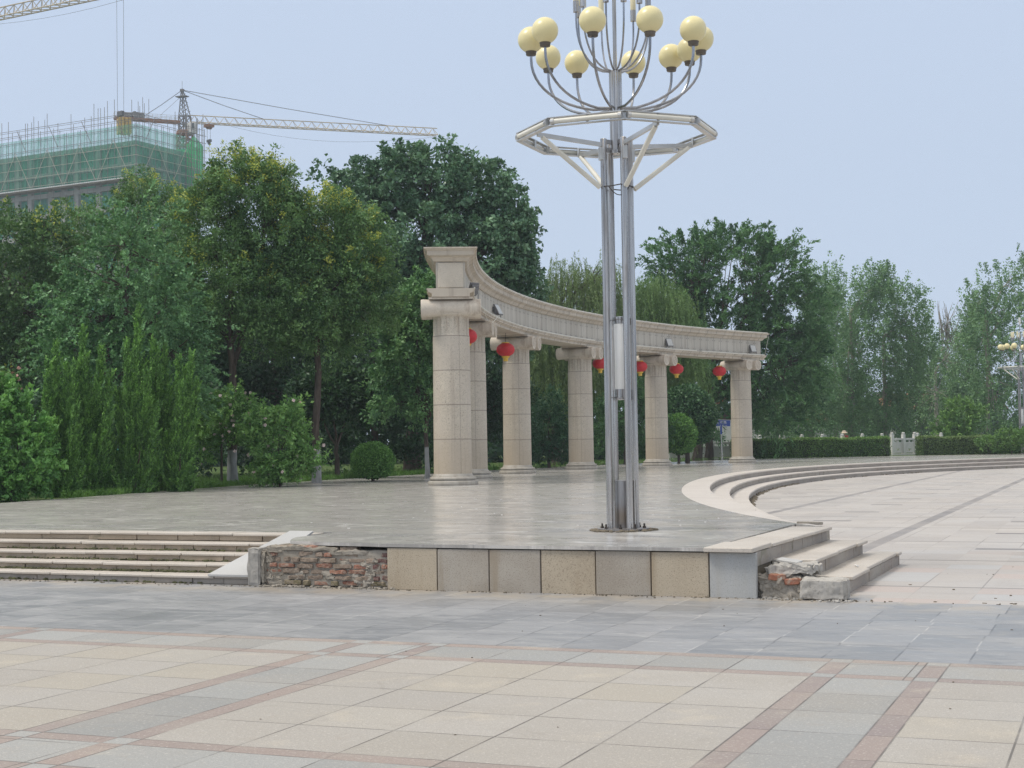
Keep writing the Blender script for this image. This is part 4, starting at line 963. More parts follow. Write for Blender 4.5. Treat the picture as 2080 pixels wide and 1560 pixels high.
# --- the big spreading tree at the right of the colonnade
plant('walnut_tree', 'large spreading dark green tree at the right end of the colonnade', 'tree', (1425, 935), 84, [(1480, 560, 120, 105), (1400, 540, 90, 75), (1570, 560, 85, 90), (1620, 640, 65, 90), (1460, 690, 130, 120), (1570, 740, 100, 110), (1380, 620, 75, 80), (1640, 720, 40, 70), (1500, 500, 80, 50), (1560, 830, 70, 60), (1420, 800, 90, 70), (1620, 800, 45, 60)], G1, seed=81, K=1500, n=64, ll=.21, lw=.07, sl=1.25, sr=.22, align=.72, droop=.28, cA=(.018, .048, .024), cB=(.09, .16, .06), lift=.6, up=.4, fork=at(1440, 800, 84), nsub=120, trunks=[(*at(1415, 934, 84)[:2], .26), (*at(1440, 934, 85)[:2], .24)])
# --- poplars
PO = dict(K=540, n=50, ll=.15, lw=.105, sl=1.3, sr=.34, align=.4, droop=0, cA=(.048, .09, .048), cB=(.15, .215, .10), lift=1.5, shell=.25, low=-1, trunk=.17, bark='palebark', nsub=60)
for i, (x, d, lb, la) in enumerate((
    (1650, 112, [(1665, 640, 45, 90), (1650, 760, 50, 110), (1690, 580, 26, 45), (1640, 850, 50, 60)], 'thin leaved poplar beside the big spreading tree'),
    (1735, 116, [(1770, 600, 42, 60), (1745, 700, 52, 100), (1720, 820, 55, 90), (1790, 570, 25, 35)], 'slanting poplar with a bare pale trunk left of the balustrade gate'),
    (1800, 118, [(1840, 640, 48, 75), (1825, 740, 50, 100), (1800, 840, 55, 80), (1870, 690, 30, 70)], 'poplar with a forked pale trunk above the balustrade gate'),
    (1905, 124, [(1925, 720, 45, 60), (1900, 800, 45, 80)], 'sparse poplar with a leafless top right of the gate'),
    (2010, 112, [(2040, 610, 55, 85), (2000, 700, 55, 110), (2070, 700, 55, 130), (2020, 830, 70, 80), (1985, 610, 28, 50), (2070, 550, 28, 40)], 'tall poplar behind the far lamp post at the right edge'),
    (1600, 125, [(1600, 800, 60, 80), (1560, 840, 50, 60)], 'low poplar seen through the big spreading tree'),
    (1700, 132, [(1700, 650, 50, 80), (1690, 760, 60, 100), (1730, 850, 60, 70)], 'pale hazy poplar standing behind the slanting poplar'),
    (1870, 134, [(1870, 740, 55, 70), (1860, 830, 60, 80), (1900, 780, 40, 60)], 'pale hazy poplar behind the forked poplar'),
    (1965, 130, [(1965, 740, 45, 80), (1960, 830, 60, 70), (1985, 660, 30, 60)], 'pale hazy poplar filling the gap left of the far lamp post'))):
    q = dict(PO); 
    if i == 3: q.update(K=150, n=22)
    e = plant('poplar', la, 'poplar', (x, 925), d, lb, 'poplars beyond the hedge', seed=90+i, **q)
    if i == 3:
        b = MB(); rr = np.random.default_rng(5); o = np.array(e.location)
        for k in range(26):
            q0 = at(1925+rr.normal()*8, 690+rr.normal()*12, d); q1 = at(1925+rr.normal()*16, 610+abs(rr.normal())*30, d); b.tube([q0, (q0+q1)/2+rr.normal(size=3)*.2, q1], [.05, .035, .012], 4)
        b.build('bare_twigs', M['palebark'], e, o)
plant('bushy_tree', 'bright yellow green bushy tree below the poplars near the far lamp post', 'tree', (1950, 915), 106, [(1955, 850, 38, 40), (1930, 870, 30, 30), (1975, 835, 22, 24), (1945, 830, 20, 20)], None, seed=97, K=160, n=40, ll=.22, lw=.08, sl=.8, sr=.25, cA=(.045, .09, .025), cB=(.12, .185, .045), low=-1, trunk=.1, lift=.7)
plant('low_mound_bush', 'low rounded dark bush in front of the far lamp post', 'bush', (2055, 920), 90, [(2060, 893, 55, 22), (2010, 900, 30, 14), (2100, 893, 50, 22)], None, seed=98, K=320, n=40, ll=.11, lw=.08, sl=.25, sr=.16, cA=(.035, .075, .025), cB=(.12, .18, .05), low=-.4, trunk=.05)
# far dark wood that closes the view between the trunks
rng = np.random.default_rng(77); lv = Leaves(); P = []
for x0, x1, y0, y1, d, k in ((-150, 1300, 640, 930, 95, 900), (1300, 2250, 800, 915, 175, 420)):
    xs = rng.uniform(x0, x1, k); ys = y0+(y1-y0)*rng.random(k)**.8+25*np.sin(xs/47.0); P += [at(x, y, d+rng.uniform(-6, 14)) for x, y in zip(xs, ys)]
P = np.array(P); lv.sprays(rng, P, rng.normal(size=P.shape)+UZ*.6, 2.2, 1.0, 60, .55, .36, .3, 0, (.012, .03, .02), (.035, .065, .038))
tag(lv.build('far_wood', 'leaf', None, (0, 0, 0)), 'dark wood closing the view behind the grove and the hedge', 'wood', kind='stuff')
# ground cover under the grove and grass along the terrace edge
lv = Leaves(); k = 2600; t = rng.random(k); i = rng.integers(0, 4, k)
seg = np.array([(-20.4, 83.6), (-24, 57), (-23.6, 43.6), (-23.2, 37.3), (-22.0, 29)])
q = seg[i]*(1-t[:, None])+seg[i+1]*t[:, None]; P = np.stack([q[:, 0]-rng.random(k)**1.3*7-.06, q[:, 1]+rng.random(k), np.full(k, HP-.03)], 1)
P = np.concatenate([P, np.stack([np.interp(rng.uniform(28, 58, 1500), [28, 37, 44, 58], [-21.9, -23.2, -23.6, -24]), np.zeros(1500), np.full(1500, HP-.03)], 1)])
yy = rng.uniform(28, 58, 1500); P[-1500:, 0] = np.interp(yy, [28, 37, 44, 58], [-21.9, -23.2, -23.6, -24])-.05-rng.random(1500)**2*.5; P[-1500:, 1] = yy
lv.sprays(rng, P, np.tile(UZ, (len(P), 1))+rng.normal(size=P.shape)*.3, .16, .07, 9, .15, .014, .8, 0, (.035, .075, .015), (.10, .17, .035))
tag(lv.build('grass', 'leaf', None, (0, 0, 0)), 'short grass along the edge of the terrace', 'grass', kind='stuff')
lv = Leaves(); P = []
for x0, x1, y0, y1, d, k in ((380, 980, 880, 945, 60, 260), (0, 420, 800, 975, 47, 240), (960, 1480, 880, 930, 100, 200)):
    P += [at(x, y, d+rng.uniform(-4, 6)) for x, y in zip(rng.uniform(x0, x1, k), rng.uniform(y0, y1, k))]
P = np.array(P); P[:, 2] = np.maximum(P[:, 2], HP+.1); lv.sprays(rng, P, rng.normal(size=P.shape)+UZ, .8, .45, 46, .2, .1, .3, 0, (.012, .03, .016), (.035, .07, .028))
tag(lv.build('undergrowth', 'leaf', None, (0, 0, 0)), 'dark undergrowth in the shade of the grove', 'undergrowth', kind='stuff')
# --- hedges
def hedge(label, p, q, w, h, seed, cA=(.022, .055, .016), cB=(.11, .165, .045)):
    rng = np.random.default_rng(seed); p, q = np.array([*p, HP-.03]), np.array([*q, HP-.03]); d = q-p; L = np.linalg.norm(d); d /= L; nr = np.array([-d[1], d[0], 0]); org = (p+q)/2
    lv = Leaves(); k = int(L*1500)
    u = rng.uniform(0, L, k); wob = .05*np.sin(u*1.3+seed)+.04*np.sin(u*3.1); face = rng.random(k)
    v = np.where(face < .55, -w/2, rng.uniform(-w/2, w/2, k)); z = np.where(face < .55, rng.random(k)*h, h+wob*.6)
    P = p+d*u[:, None]+nr*(v+rng.normal(size=k)*.035+np.where(face < .55, wob, 0))[:, None]+UZ*(z+rng.normal(size=k)*.03)[:, None]
    ends = int(w*h*800)
    for uu in (0, L): P = np.concatenate([P, p+d*(uu+rng.normal(size=(ends, 1))*.03)+nr*rng.uniform(-w/2, w/2, (ends, 1))+UZ*rng.uniform(0, h, (ends, 1))])
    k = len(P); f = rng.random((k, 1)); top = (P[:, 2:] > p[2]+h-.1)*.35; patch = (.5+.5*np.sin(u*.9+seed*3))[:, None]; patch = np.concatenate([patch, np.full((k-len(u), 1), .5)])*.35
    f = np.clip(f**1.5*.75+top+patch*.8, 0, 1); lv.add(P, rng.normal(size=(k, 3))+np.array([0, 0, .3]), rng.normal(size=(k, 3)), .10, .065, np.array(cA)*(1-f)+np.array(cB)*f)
    e = thing('clipped_hedge', label, 'hedge', tuple(org), 0, 'hedges along the far edge of the terrace'); lv.build('foliage', 'leaf', e, org)
    MB().box((p+q)/2+UZ*h/2, (L-.1, w-.12, h-.1), math.atan2(d[1], d[0])).build('inner_twigs', M['twig'], e, org)
M['twig'] = plain('hedge twigs', (.03, .04, .02), .95)
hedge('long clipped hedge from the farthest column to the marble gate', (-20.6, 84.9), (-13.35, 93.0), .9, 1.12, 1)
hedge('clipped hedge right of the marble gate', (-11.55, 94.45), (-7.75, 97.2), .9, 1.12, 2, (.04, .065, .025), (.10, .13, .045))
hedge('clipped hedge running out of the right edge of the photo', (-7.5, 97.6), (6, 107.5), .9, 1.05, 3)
lv = Leaves(); k = 1500; t = rng.random(k); P = np.array([-20.2, 86.9, HP+1.02])*(1-t[:, None])+np.array([-14.4, 94.2, HP+1.05])*t[:, None]+rng.normal(size=(k, 3))*np.array([.25, .25, .05])
f = rng.random((k, 1)); lv.add(P, rng.normal(size=P.shape)+UZ, rng.normal(size=P.shape), .12, .07, np.array((.13, .17, .05))*(1-f)+np.array((.30, .27, .12))*f)
o = lv.build('low_planting', 'leaf', None, (-17.3, 90.5, HP)); tag(o, 'yellow green planting strip showing over the long hedge', 'planting', kind='stuff')
# ------------------------------------------------------------------ marble balustrades
def panel(b, x0, x1, h=1.0, holes=True):
    """one balustrade bay in the XZ plane, front towards -Y"""
    w = x1-x0; cx = (x0+x1)/2
    b.box((cx, 0, .05), (w, .20, .10)); b.box((cx, 0, h-.06), (w, .15, .12))
    b.box((cx, 0, h-.30), (w, .10, .10)); b.box((cx, 0, h-.185), (.10, .09, .13))
    for s in (-1, 1): b.box((cx+s*(w/2-.04), 0, h-.185), (.08, .09, .13))
    z0, z1 = .15, h-.35; zc = (z0+z1)/2
    for s in (-1, 1): b.box((cx+s*(w/4+.08), 0, zc), (w/2-.16, .08, z1-z0))
    b.box((cx, 0, zc+.14), (.32, .08, z1-z0-.32+.12)); b.box((cx, 0, z0+.06), (.32, .08, .12+.0))
    for s in (-1, 1): b.box((cx+s*.11, 0, zc-.12), (.10, .078, .12))
    for s in (-1, 1): b.box((cx+s*(w/2-.1), -.045, zc), (.03, .02, (z1-z0)*.7))
def post(b, x, h=1.38, w=.19):
    b.box((x, 0, h*.5-.06), (w, w, h-.12)); b.box((x, 0, h-.10), (w*.8, w*.8, .03)); b.lathe([(w*.52, h-.085), (w*.55, h-.03), (w*.45, h), (.01, h+.01)], 14, (x, 0, 0))
def balustrade(label, p, q, nb, h=1.0, ph=1.38, z=HP-.03, first=True):
    p, q = Vector((*p, z)), Vector((*q, z)); d = q-p; e = thing('balustrade', label, 'balustrade', p, math.atan2(d.y, d.x), 'white marble balustrades'); L = d.length; w = L/nb
    for i in range(nb): b = MB(); panel(b, i*w+.095, (i+1)*w-.095, h); b.build('panel', M['marble'], e, bevel=.008)
    for i in range(nb+1): b = MB(); post(b, i*w, ph); b.build('post', M['marble'], e, smooth=True, sharp=30)
P_ = lambda x, d: tuple(at(x, 900, d)[:2])
balustrade('marble balustrade in tree shade between the fifth and the farthest column', P_(1362, 87), P_(1486, 87.5), 3, 1.02, 1.1)
balustrade('marble balustrade behind the long hedge with only its posts showing', P_(1500, 95), P_(1792, 100), 7, 1.0, 1.42)
balustrade('short marble balustrade gate between the clipped hedges', P_(1812, 94.5), P_(1858, 95.5), 2, 1.06, 1.42, HP)
balustrade('marble balustrade behind the hedge right of the gate', P_(1864, 100), P_(1912, 102), 1, 1.0, 1.42)
# street sign
p = on(1468, 934, HP); p = at(1466, 934, 82)
sg = thing('street_sign', 'blue street name sign on a thin grey post near the farthest column', 'sign', (p[0], p[1], HP-.03), math.radians(22+3))
b = MB(); b.tube([(0.03, 0, 0), (0, 0, 1.95)], .032, 10); b.build('post', M['greypost'], sg, smooth=True)
MB().lathe([(.05, 1.45), (.05, 1.95)], 12).build('post_sleeve', M['blue'], sg, smooth=True)
R = Matrix.Rotation(math.radians(2), 3, 'Y')
bd = MB().box((0, 0, 2.05), (1.02, .05, .36), R).build('sign_board', M['blue'], sg)
b = MB()
for c, s in (((0, -.026, .175), (1.04, .012, .02)), ((0, -.026, -.175), (1.04, .012, .02)), ((-.51, -.026, 0), (.02, .012, .36)), ((.51, -.026, 0), (.02, .012, .36))): b.box(R @ Vector(c)+Vector((0, 0, 2.05)), s, R)
b.build('sign_border', M['white'], bd)
def text(s, name, parent, loc, rot, size, mat, align='CENTER', ext=.002, space=1.0):
    cu = bpy.data.curves.new(name, 'FONT'); cu.body = s; cu.size = size; cu.align_x = align; cu.align_y = 'CENTER'; cu.extrude = ext; cu.space_character = space
    cu.materials.append(M[mat].mat); tmp = bpy.data.objects.new(name, cu); COL.objects.link(tmp); bpy.context.view_layer.update()
    me = bpy.data.meshes.new_from_object(tmp.evaluated_get(bpy.context.evaluated_depsgraph_get())); bpy.data.objects.remove(tmp); o = bpy.data.objects.new(name, me); COL.objects.link(o); o.parent = parent; o.location = loc; o.rotation_euler = rot; return o
text('滨 河 路', 'lettering', bd, (0, -.032, 2.08), (PI/2, math.radians(2), 0), .17, 'white')
text('BINHE  LU', 'lettering', bd, (.12, -.032, 1.92), (PI/2, math.radians(2), 0), .085, 'white')
# visitor behind the hedge
def person():
    p = at(1717, 900, 99); e = thing('person', 'person in a pale sun hat and red top behind the long hedge', 'person', (p[0], p[1], HP-.03), YAW)
    V = [(0, 0, .86), (0, 0, 1.10), (0, -.04, 1.28), (0, -.08, 1.36), (0, -.10, 1.46), (-.17, -.05, 1.27), (-.26, -.14, 1.08), (-.30, -.32, 1.12), (-.32, -.40, 1.13), (.17, -.05, 1.27), (.23, -.08, 1.02), (.20, -.24, .90), (.20, -.31, .88), (-.09, 0, .80), (-.10, -.02, .46), (-.10, .03, .08), (-.10, -.12, .03), (.09, 0, .80), (.10, -.02, .46), (.10, .03, .08), (.10, -.12, .03)]
    E_ = [(0, 1), (1, 2), (2, 3), (3, 4), (2, 5), (5, 6), (6, 7), (7, 8), (2, 9), (9, 10), (10, 11), (11, 12), (0, 13), (13, 14), (14, 15), (15, 16), (0, 17), (17, 18), (18, 19), (19, 20)]
    rad = [.15, .14, .15, .055, .10, .07, .05, .035, .035, .07, .05, .035, .035, .09, .06, .045, .04, .09, .06, .045, .04]
    me = bpy.data.meshes.new('body'); me.from_pydata(V, E_, []); o = bpy.data.objects.new('body', me); COL.objects.link(o); o.parent = e
    sk = o.modifiers.new('skin', 'SKIN'); o.modifiers.new('sub', 'SUBSURF').render_levels = 1
    for i, sv in enumerate(me.skin_vertices[0].data): sv.radius = (rad[i], rad[i]); sv.use_root = (i == 0)
    g = Mat('red clothes and skin', .8); z = g.obj()[3]; x = g.obj()[1]; skin = g.max(z > 1.33, (x < -.27)); g.color(g.mix(skin, g.mix(z > .85, (.05, .05, .07), (.42, .06, .06)), (.50, .32, .24))); me.materials.append(g.mat)
    b = MB(); b.lathe([(.24, 1.47), (.235, 1.485), (.14, 1.52), (.135, 1.58), (.11, 1.63), (.04, 1.645)], 24, (0, -.10, 0)); M['straw'] = plain('pale straw', (.66, .55, .42), .8); b.build('sun_hat', M['straw'], e, smooth=True, sharp=50)
person()
# ------------------------------------------------------------------ houses beyond the poplars
M['roof'] = plain('red roof tile', (.42, .15, .09), .8, 0, .35, 6); M['render'] = plain('white rendered wall', (.66, .65, .63), .8, 0, .15, 1); M['pane'] = plain('dark window glass', (.05, .06, .07), .15)
def house(label, px, d, w, dep, h, rz, roof):
    p = at(px, 905, d); e = thing('house', label, 'house', (p[0], p[1], HP-.1), YAW+rz, 'red roofed houses beyond the hedge')
    MB().box((0, 0, h/2), (w, dep, h)).build('wall', M['render'], e)
    b = MB(); o = .5; zr = h+roof
    vs = [(-w/2-o, -dep/2-o, h), (w/2+o, -dep/2-o, h), (w/2+o, dep/2+o, h), (-w/2-o, dep/2+o, h), (-w/2-o, 0, zr), (w/2+o, 0, zr)]
    vs = vs+[(x, y, z+.18) for x, y, z in vs]
    b.add(vs, [(0, 4, 5, 1), (3, 2, 5, 4), (6, 7, 11, 10), (9, 10, 11, 8), (0, 1, 7, 6), (2, 3, 9, 8), (0, 6, 10, 4), (3, 4, 10, 9), (1, 5, 11, 7), (2, 8, 11, 5)]); b.build('roof', M['roof'], e)
    n = max(2, int(w/3))
    for i in range(n):
        x = -w/2+(i+.5)*w/n; f = MB().box((x, -dep/2-.02, h*.5), (1.3, .10, 1.5)).build('window', M['white'], e); MB().box((x, -dep/2-.075, h*.5), (1.1, .02, 1.3)).build('pane', M['pane'], f)
house('red roofed house glimpsed between the farthest column and its tree', 1500, 140, 9, 8, 3.0, -.9, 2.6)
house('red roofed house glimpsed right of the farthest column', 1600, 142, 10, 8, 2.6, .2, 1.9)
house('red roofed house glimpsed through the poplars near the bright bushy tree', 1900, 195, 15, 8, 4.6, .1, 2.2)
# ------------------------------------------------------------------ building site
def hw(a, b): return Vector(RH*a+FH*b)
U, Vv = hw(-.88, .475), hw(.475, .88)
C0 = Vector(at(275, 285, 255)); ZT = C0.z
M['conc'] = plain('raw concrete', (.40, .39, .37), .9, 0, .25, .5)
def inner_mat():
    g = Mat('green netted openings', .9, .1); P, x, y, z = g.pos(); n = g.noise(g.vec(x*.5, y*.5, z*.1), 1.0, 4); c = g.mix(g.smooth(n, .35, .65), (.025, .12, .105), (.06, .32, .22)); g.color(c); return g
M['inner'] = inner_mat()
def net_mat(name, col, alpha):
    g = Mat(name, .9, .1); P, x, y, z = g.pos(); n = g.noise(g.vec(x*.9, y*.9, z*.16), 1.0, 6, .7, .5); k = g.mix(g.smooth(n, .35, .7), col, tuple(c*.7 for c in col))
    d = g.n('ShaderNodeBsdfDiffuse'); t = g.n('ShaderNodeBsdfTranslucent'); tr = g.n('ShaderNodeBsdfTransparent'); a = g.n('ShaderNodeMixShader'); b = g.n('ShaderNodeMixShader')
    for q in (d, t): g.nt.links.new(k.o, q.inputs[0])
    a.inputs[0].default_value = .5; g.put(b.inputs[0], g.smooth(n, .3, .7)*.34+(alpha-.1))
    L = g.nt.links.new; L(d.outputs[0], a.inputs[1]); L(t.outputs[0], a.inputs[2]); L(tr.outputs[0], b.inputs[1]); L(a.outputs[0], b.inputs[2]); L(b.outputs[0], g.nt.nodes['Material Output'].inputs[0]); return g
M['net'] = net_mat('green safety net', (.13, .56, .38), .40); M['net2'] = net_mat('bright green safety net', (.06, .62, .22), .75)
M['scaf'] = plain('scaffold pole', (.20, .19, .19), .7, .2); M['scafp'] = plain('pale scaffold pole', (.46, .42, .36), .8); M['craneY'] = plain('pale yellow crane steel', (.55, .45, .30), .6, 0, .3, 1); M['craneG'] = plain('crane counterweight yellow', (.50, .33, .07), .7, 0, .2); M['craneW'] = plain('whitish crane steel', (.55, .54, .52), .6, 0, .2, 1); M['craneR'] = plain('rusty orange crane steel', (.32, .15, .08), .7, 0, .3); M['cable'] = plain('steel cable', (.12, .12, .13), .6)
gz = 0.0
bt = thing('unfinished_building', 'unfinished concrete building wrapped in green netting far behind the trees', 'building', (C0.x, C0.y, gz)); O = (C0.x, C0.y, gz)
def W(u, v, z): return C0+U*u+Vv*v+Vector((0, 0, z))       # z measured from the roof
def wbox(b, u0, u1, v0, v1, z0, z1, mi=0):
    vs = [W(u, v, z) for z in (z0, z1) for u, v in ((u0, v0), (u1, v0), (u1, v1), (u0, v1))]
    b.add(vs, [(3, 2, 1, 0), (4, 5, 6, 7), (0, 1, 5, 4), (1, 2, 6, 5), (2, 3, 7, 6), (3, 0, 4, 7)], mi)
LU, LV, FL = 52.0, 14.4, 3.6
b = MB(); wbox(b, .55, LU, .55, LV-.5, -ZT, -.05); b.build('netted_openings', M['inner'], bt, O)
uc, u = [0.0], 0.0
for w in (2.1, 4.0, 4.0, 2.1, 2.1, 4.0, 2.1, 2.1, 4.0, 4.0, 2.1, 2.1, 4.0, 2.1): u += .95+w; uc.append(u)
for k, u in enumerate(uc):
    if u < LU-1: b = MB(); wbox(b, u, u+.95, 0, .9, -ZT, -.02); b.build('column', M['conc'], bt, O)
for v in (3.4, 7.0, 10.6, LV-.9): b = MB(); wbox(b, 0, .9, v, v+.9, -ZT, -.02); b.build('column', M['conc'], bt, O)
for k in range(9):
    z = -FL*k; b = MB(); wbox(b, -.12, LU, -.12, LV, z-.75, z); b.build('floor_slab', M['conc'], bt, O)
sc = thing('scaffolding', 'scaffolding with green safety nets around the top of the unfinished building', 'scaffolding', O)
zp = -6.3; b = MB(); nb = MB(); rgs = random.Random(8)
def q(u, v, z): return W(u, v, z)
for z0, z1, nm in ((zp, 2.5, 0),):
    nb.add([q(-1.3, -1.3, z0), q(LU, -1.3, z0), q(LU, -1.3, z1), q(-1.3, -1.3, z1)], [(0, 1, 2, 3)]); nb.add([q(-1.3, -1.3, z0-2.5), q(-1.3, LV-3, z0-2.5), q(-1.3, LV-3, z1-.1), q(-1.3, -1.3, z1)], [(0, 1, 2, 3)])
nb.build('safety_net', M['net'], sc, O)
nb = MB(); nb.add([q(-1.35, LV-3, -8), q(-1.35, LV+1.4, -8), q(-1.35, LV+1.4, 1.5), q(-1.35, LV-1.0, 3.0), q(-1.35, LV-3, 1.0)], [(0, 1, 2, 3, 4)]); nb.add([q(-1.35, LV+1.4, -8), q(6, LV+1.4, -8), q(6, LV+1.4, 1.5), q(-1.35, LV+1.4, 1.5)], [(0, 1, 2, 3)])
nb.build('safety_net', M['net2'], sc, O)
b = MB(); pr = .055
for side, LL in (('u', LU), ('v', LV+1.4)):
    f = (lambda s, o, z: q(s, o, z)) if side == 'u' else (lambda s, o, z: q(o, s, z))
    s = -1.3
    while s < LL:
        for o, top in ((-1.4, rgs.choice((3.2, 3.8, 6.2, 7.2, 4.4))), (-.4, rgs.choice((3.5, 5.5, 6.6)))): b.tube([f(s, o, zp-(3 if o < -1 else 0)), f(s+rgs.uniform(-.08, .08), o, top-(.04*s if side == 'u' else 0))], pr*.8, 4, caps=False)
        s += 1.55
    for z in (-6.0, -4.4, -2.8, -1.2, .4, 2.0, 3.3, 4.3):
        b.tube([f(-1.9, -1.42, z), f(LL, -1.42, z)], pr*.85, 4, mi=(1 if z < .3 else 0), caps=False)
        if z > -1: b.tube([f(-1.9, -.4, z), f(LL, -.4, z)], pr*.7, 4, caps=False)
    s = 0.0
    while s < LL-4: 
        b.tube([f(s, -1.45, -6.2), f(s+3.6, -1.45, .2)], pr*.85, 4, mi=1, caps=False); b.tube([f(s+3.6+3.6, -1.45, -6.2), f(s+3.6, -1.45, .2)], pr*.85, 4, mi=1, caps=False); b.tube([f(s+1, -1.45, .2), f(s+3.2, -1.45, 4.2)], pr, 4, caps=False); s += 7.6
for k in range(7):     # tall corner poles by the far end
    b.tube([q(-1.6, LV+1.5-k*.7, -12), q(-1.6, LV+1.5-k*.7, rgs.choice((3, 4.5, 6)))], pr, 4, caps=False)
for z in np.arange(-11, 4.4, 1.3): b.tube([q(-1.6, LV+2.0, z), q(-1.6, LV-4, z)], pr*.8, 4, caps=False)
b.build('pole_lattice', [M['scaf'], M['scafp']], sc, O)
b = MB(); wbox(b, -1.6, LU, -1.7, 0, zp-.55, zp-.3, 0)
b.build('catch_platform', M['dirt'], sc, O)
b = MB()
for i in range(120): wbox(b, .1+i*.43, .36+i*.43, -1.85, -1.5, zp-.3, zp-.12)
o = b.build('platform_edge', M['white'], sc, O)
# ------------------------------------------------------------------ tower cranes
def truss(b, p, q, w, h, n, r, mi=0, flip=False):
    """triangular lattice boom"""
    p, q = Vector(p), Vector(q); d = q-p; t = d.normalized(); s = t.cross(Vector((0, 0, 1))).normalized()*w/2; up = Vector((0, 0, h))
    for o in (s, -s, up): b.tube([p+o, q+o], r*1.25, 5, mi, caps=False)
    for i in range(n):
        a, c = p+d*i/n, p+d*(i+1)/n; m_ = (a+c)/2
        for o in (s, -s): b.tube([a+o, m_+up, c+o], r*.8, 4, mi, caps=False)
        b.tube([a+s, c-s], r*.7, 4, mi, caps=False)
def mastbox(b, p, q, w, n, r, mi=0):
    p, q = Vector(p), Vector(q); d = q-p; cs = [Vector((x*w/2, y*w/2, 0)) for x, y in ((-1, -1), (1, -1), (1, 1), (-1, 1))]
    for c in cs: b.tube([p+c, q+c], r*1.3, 5, mi, caps=False)
    for i in range(n):
        a, e = p+d*i/n, p+d*(i+1)/n
        for k in range(4): b.tube([a+cs[k], e+cs[(k+1) % 4]], r*.8, 4, mi, caps=False); b.tube([e+cs[k], e+cs[(k+1) % 4]], r*.8, 4, mi, caps=False)
J0 = Vector(at(385, 249, 277)); zj = J0.z
def atz(x, y, z): return Vector(on(x, y, z))
J1 = atz(888, 275, zj); K0 = atz(365, 249, zj); K1 = atz(232, 240, zj)
mc = (J0+K0)/2; mb_ = Vector((mc.x, mc.y, 0))
cr = thing('tower_crane', 'tower crane with a long lattice jib above the unfinished building', 'crane', mb_, 0, 'tower cranes over the building site'); O = tuple(mb_)
b = MB(); mastbox(b, mb_, mc+Vector((0, 0, -5.2)), 1.7, 24, .09); b.build('mast', M['craneY'], cr, O)
b = MB(); mastbox(b, mc+Vector((0, 0, -5.2)), mc+Vector((0, 0, -2.0)), 2.0, 3, .15); b.lathe([(1.3, zj-2.3), (1.5, zj-2.2), (1.5, zj-1.6), (1.2, zj-1.5)], 16, (mc.x, mc.y, 0)); b.build('slewing_ring', M['craneR'], cr, O)
b = MB(); mastbox(b, mc+Vector((0, 0, -1.6)), mc+Vector((0, 0, 1.2)), 1.5, 2, .12)
ap = Vector(at(370, 183, 276.5))
for sx in (-1, 1):
    for sy in (-1, 1): b.tube([mc+Vector((sx*.75, sy*.75, 1.2)), ap+Vector((sx*.12, sy*.12, 0))], .09, 5, caps=False)
for k in range(6):
    f = k/6; w = .75*(1-f)+.1; z = 1.2+(ap.z-zj-1.2)*f; c = mc.lerp(Vector((ap.x, ap.y, mc.z)), f)
    for i in range(4):
        a0, a1 = PI/4+PI/2*i, PI/4+PI/2*(i+1); b.tube([c+Vector((w*1.3*math.cos(a0), w*1.3*math.sin(a0), z)), c+Vector((w*1.2*math.cos(a1), w*1.2*math.sin(a1), z+1.0))], .055, 4, caps=False)
b.box(ap+Vector((0, 0, -1.2)), (2.2, 1.2, .14)); b.tube([ap, ap+Vector((0, 0, 1.7))], .035, 5); b.box(ap, (.6, .6, .35)); b.build('tower_head', M['scaf'], cr, O)
cab = mc+hw(1.55, -.9)+Vector((0, 0, -1.3)); b = MB(); b.box(cab, (1.5, 1.4, 2.0), YAW); o = b.build('cab', M['craneW'], cr, O, bevel=.1); b = MB(); b.box(cab+hw(.1, -.72)+Vector((0, 0, .3)), (1.2, .06, 1.0), YAW); b.build('cab_window', M['pane'], o, O)
b = MB(); truss(b, J0, J1, 1.3, 1.35, 26, .075); b.build('jib', M['craneY'], cr, O)
b = MB(); d = (K1-K0); t = d.normalized(); s = t.cross(Vector((0, 0, 1)))*.7
b.bar(K0+s, K1+s, .16, .42); b.bar(K0-s, K1-s, .16, .42)
for i in range(12): c = K0+d*i/11; b.bar(c+s, c-s, .12)
b.build('counter_jib', M['craneR'], cr, O)
b = MB()
for sd in (s, -s):
    for i in range(15): c = K0+d*i/14+sd; b.tube([c, c+Vector((0, 0, 1.1))], .03, 4, caps=False)
    for z in (.55, 1.1): b.tube([K0+sd+Vector((0, 0, z)), K1+sd+Vector((0, 0, z))], .03, 4, caps=False)
b.build('handrail', M['craneW'], cr, O)
b = MB(); cw = K0+d*.86
for i in range(4): b.box(cw+t*(i*.62-1.0)+Vector((0, 0, -1.35)), (.5, 2.0, 2.9), math.atan2(t.y, t.x))
b.build('counterweight', M['craneG'], cr, O, bevel=.04)
b = MB(); b.box(K0+d*.62+Vector((0, 0, .75)), (1.6, 1.1, 1.0), math.atan2(t.y, t.x)); b.box(K0+d*.80+Vector((0, 0, .7)), (1.2, 1.0, .8), math.atan2(t.y, t.x)); b.tube([K0+d*.7+s+Vector((0, 0, .9)), K0+d*.7-s+Vector((0, 0, .9))], .5, 10); b.build('winch', M['scaf'], cr, O)
b = MB()
for c, r in (((J0.lerp(J1, .29)+Vector((0, 0, 1.35))), .06), ((J0.lerp(J1, .80)+Vector((0, 0, 1.35))), .06), ((K0+d*.6+Vector((0, 0, .3))), .06)):
    b.tube([ap, ap.lerp(c, .5)-Vector((0, 0, .12)), c], r, 5, caps=False)
b.tube([ap-Vector((0, 0, 1)), K0+d*.3+Vector((0, 0, 1.1))], .03, 4, caps=False)
tr = J0.lerp(J1, .075)
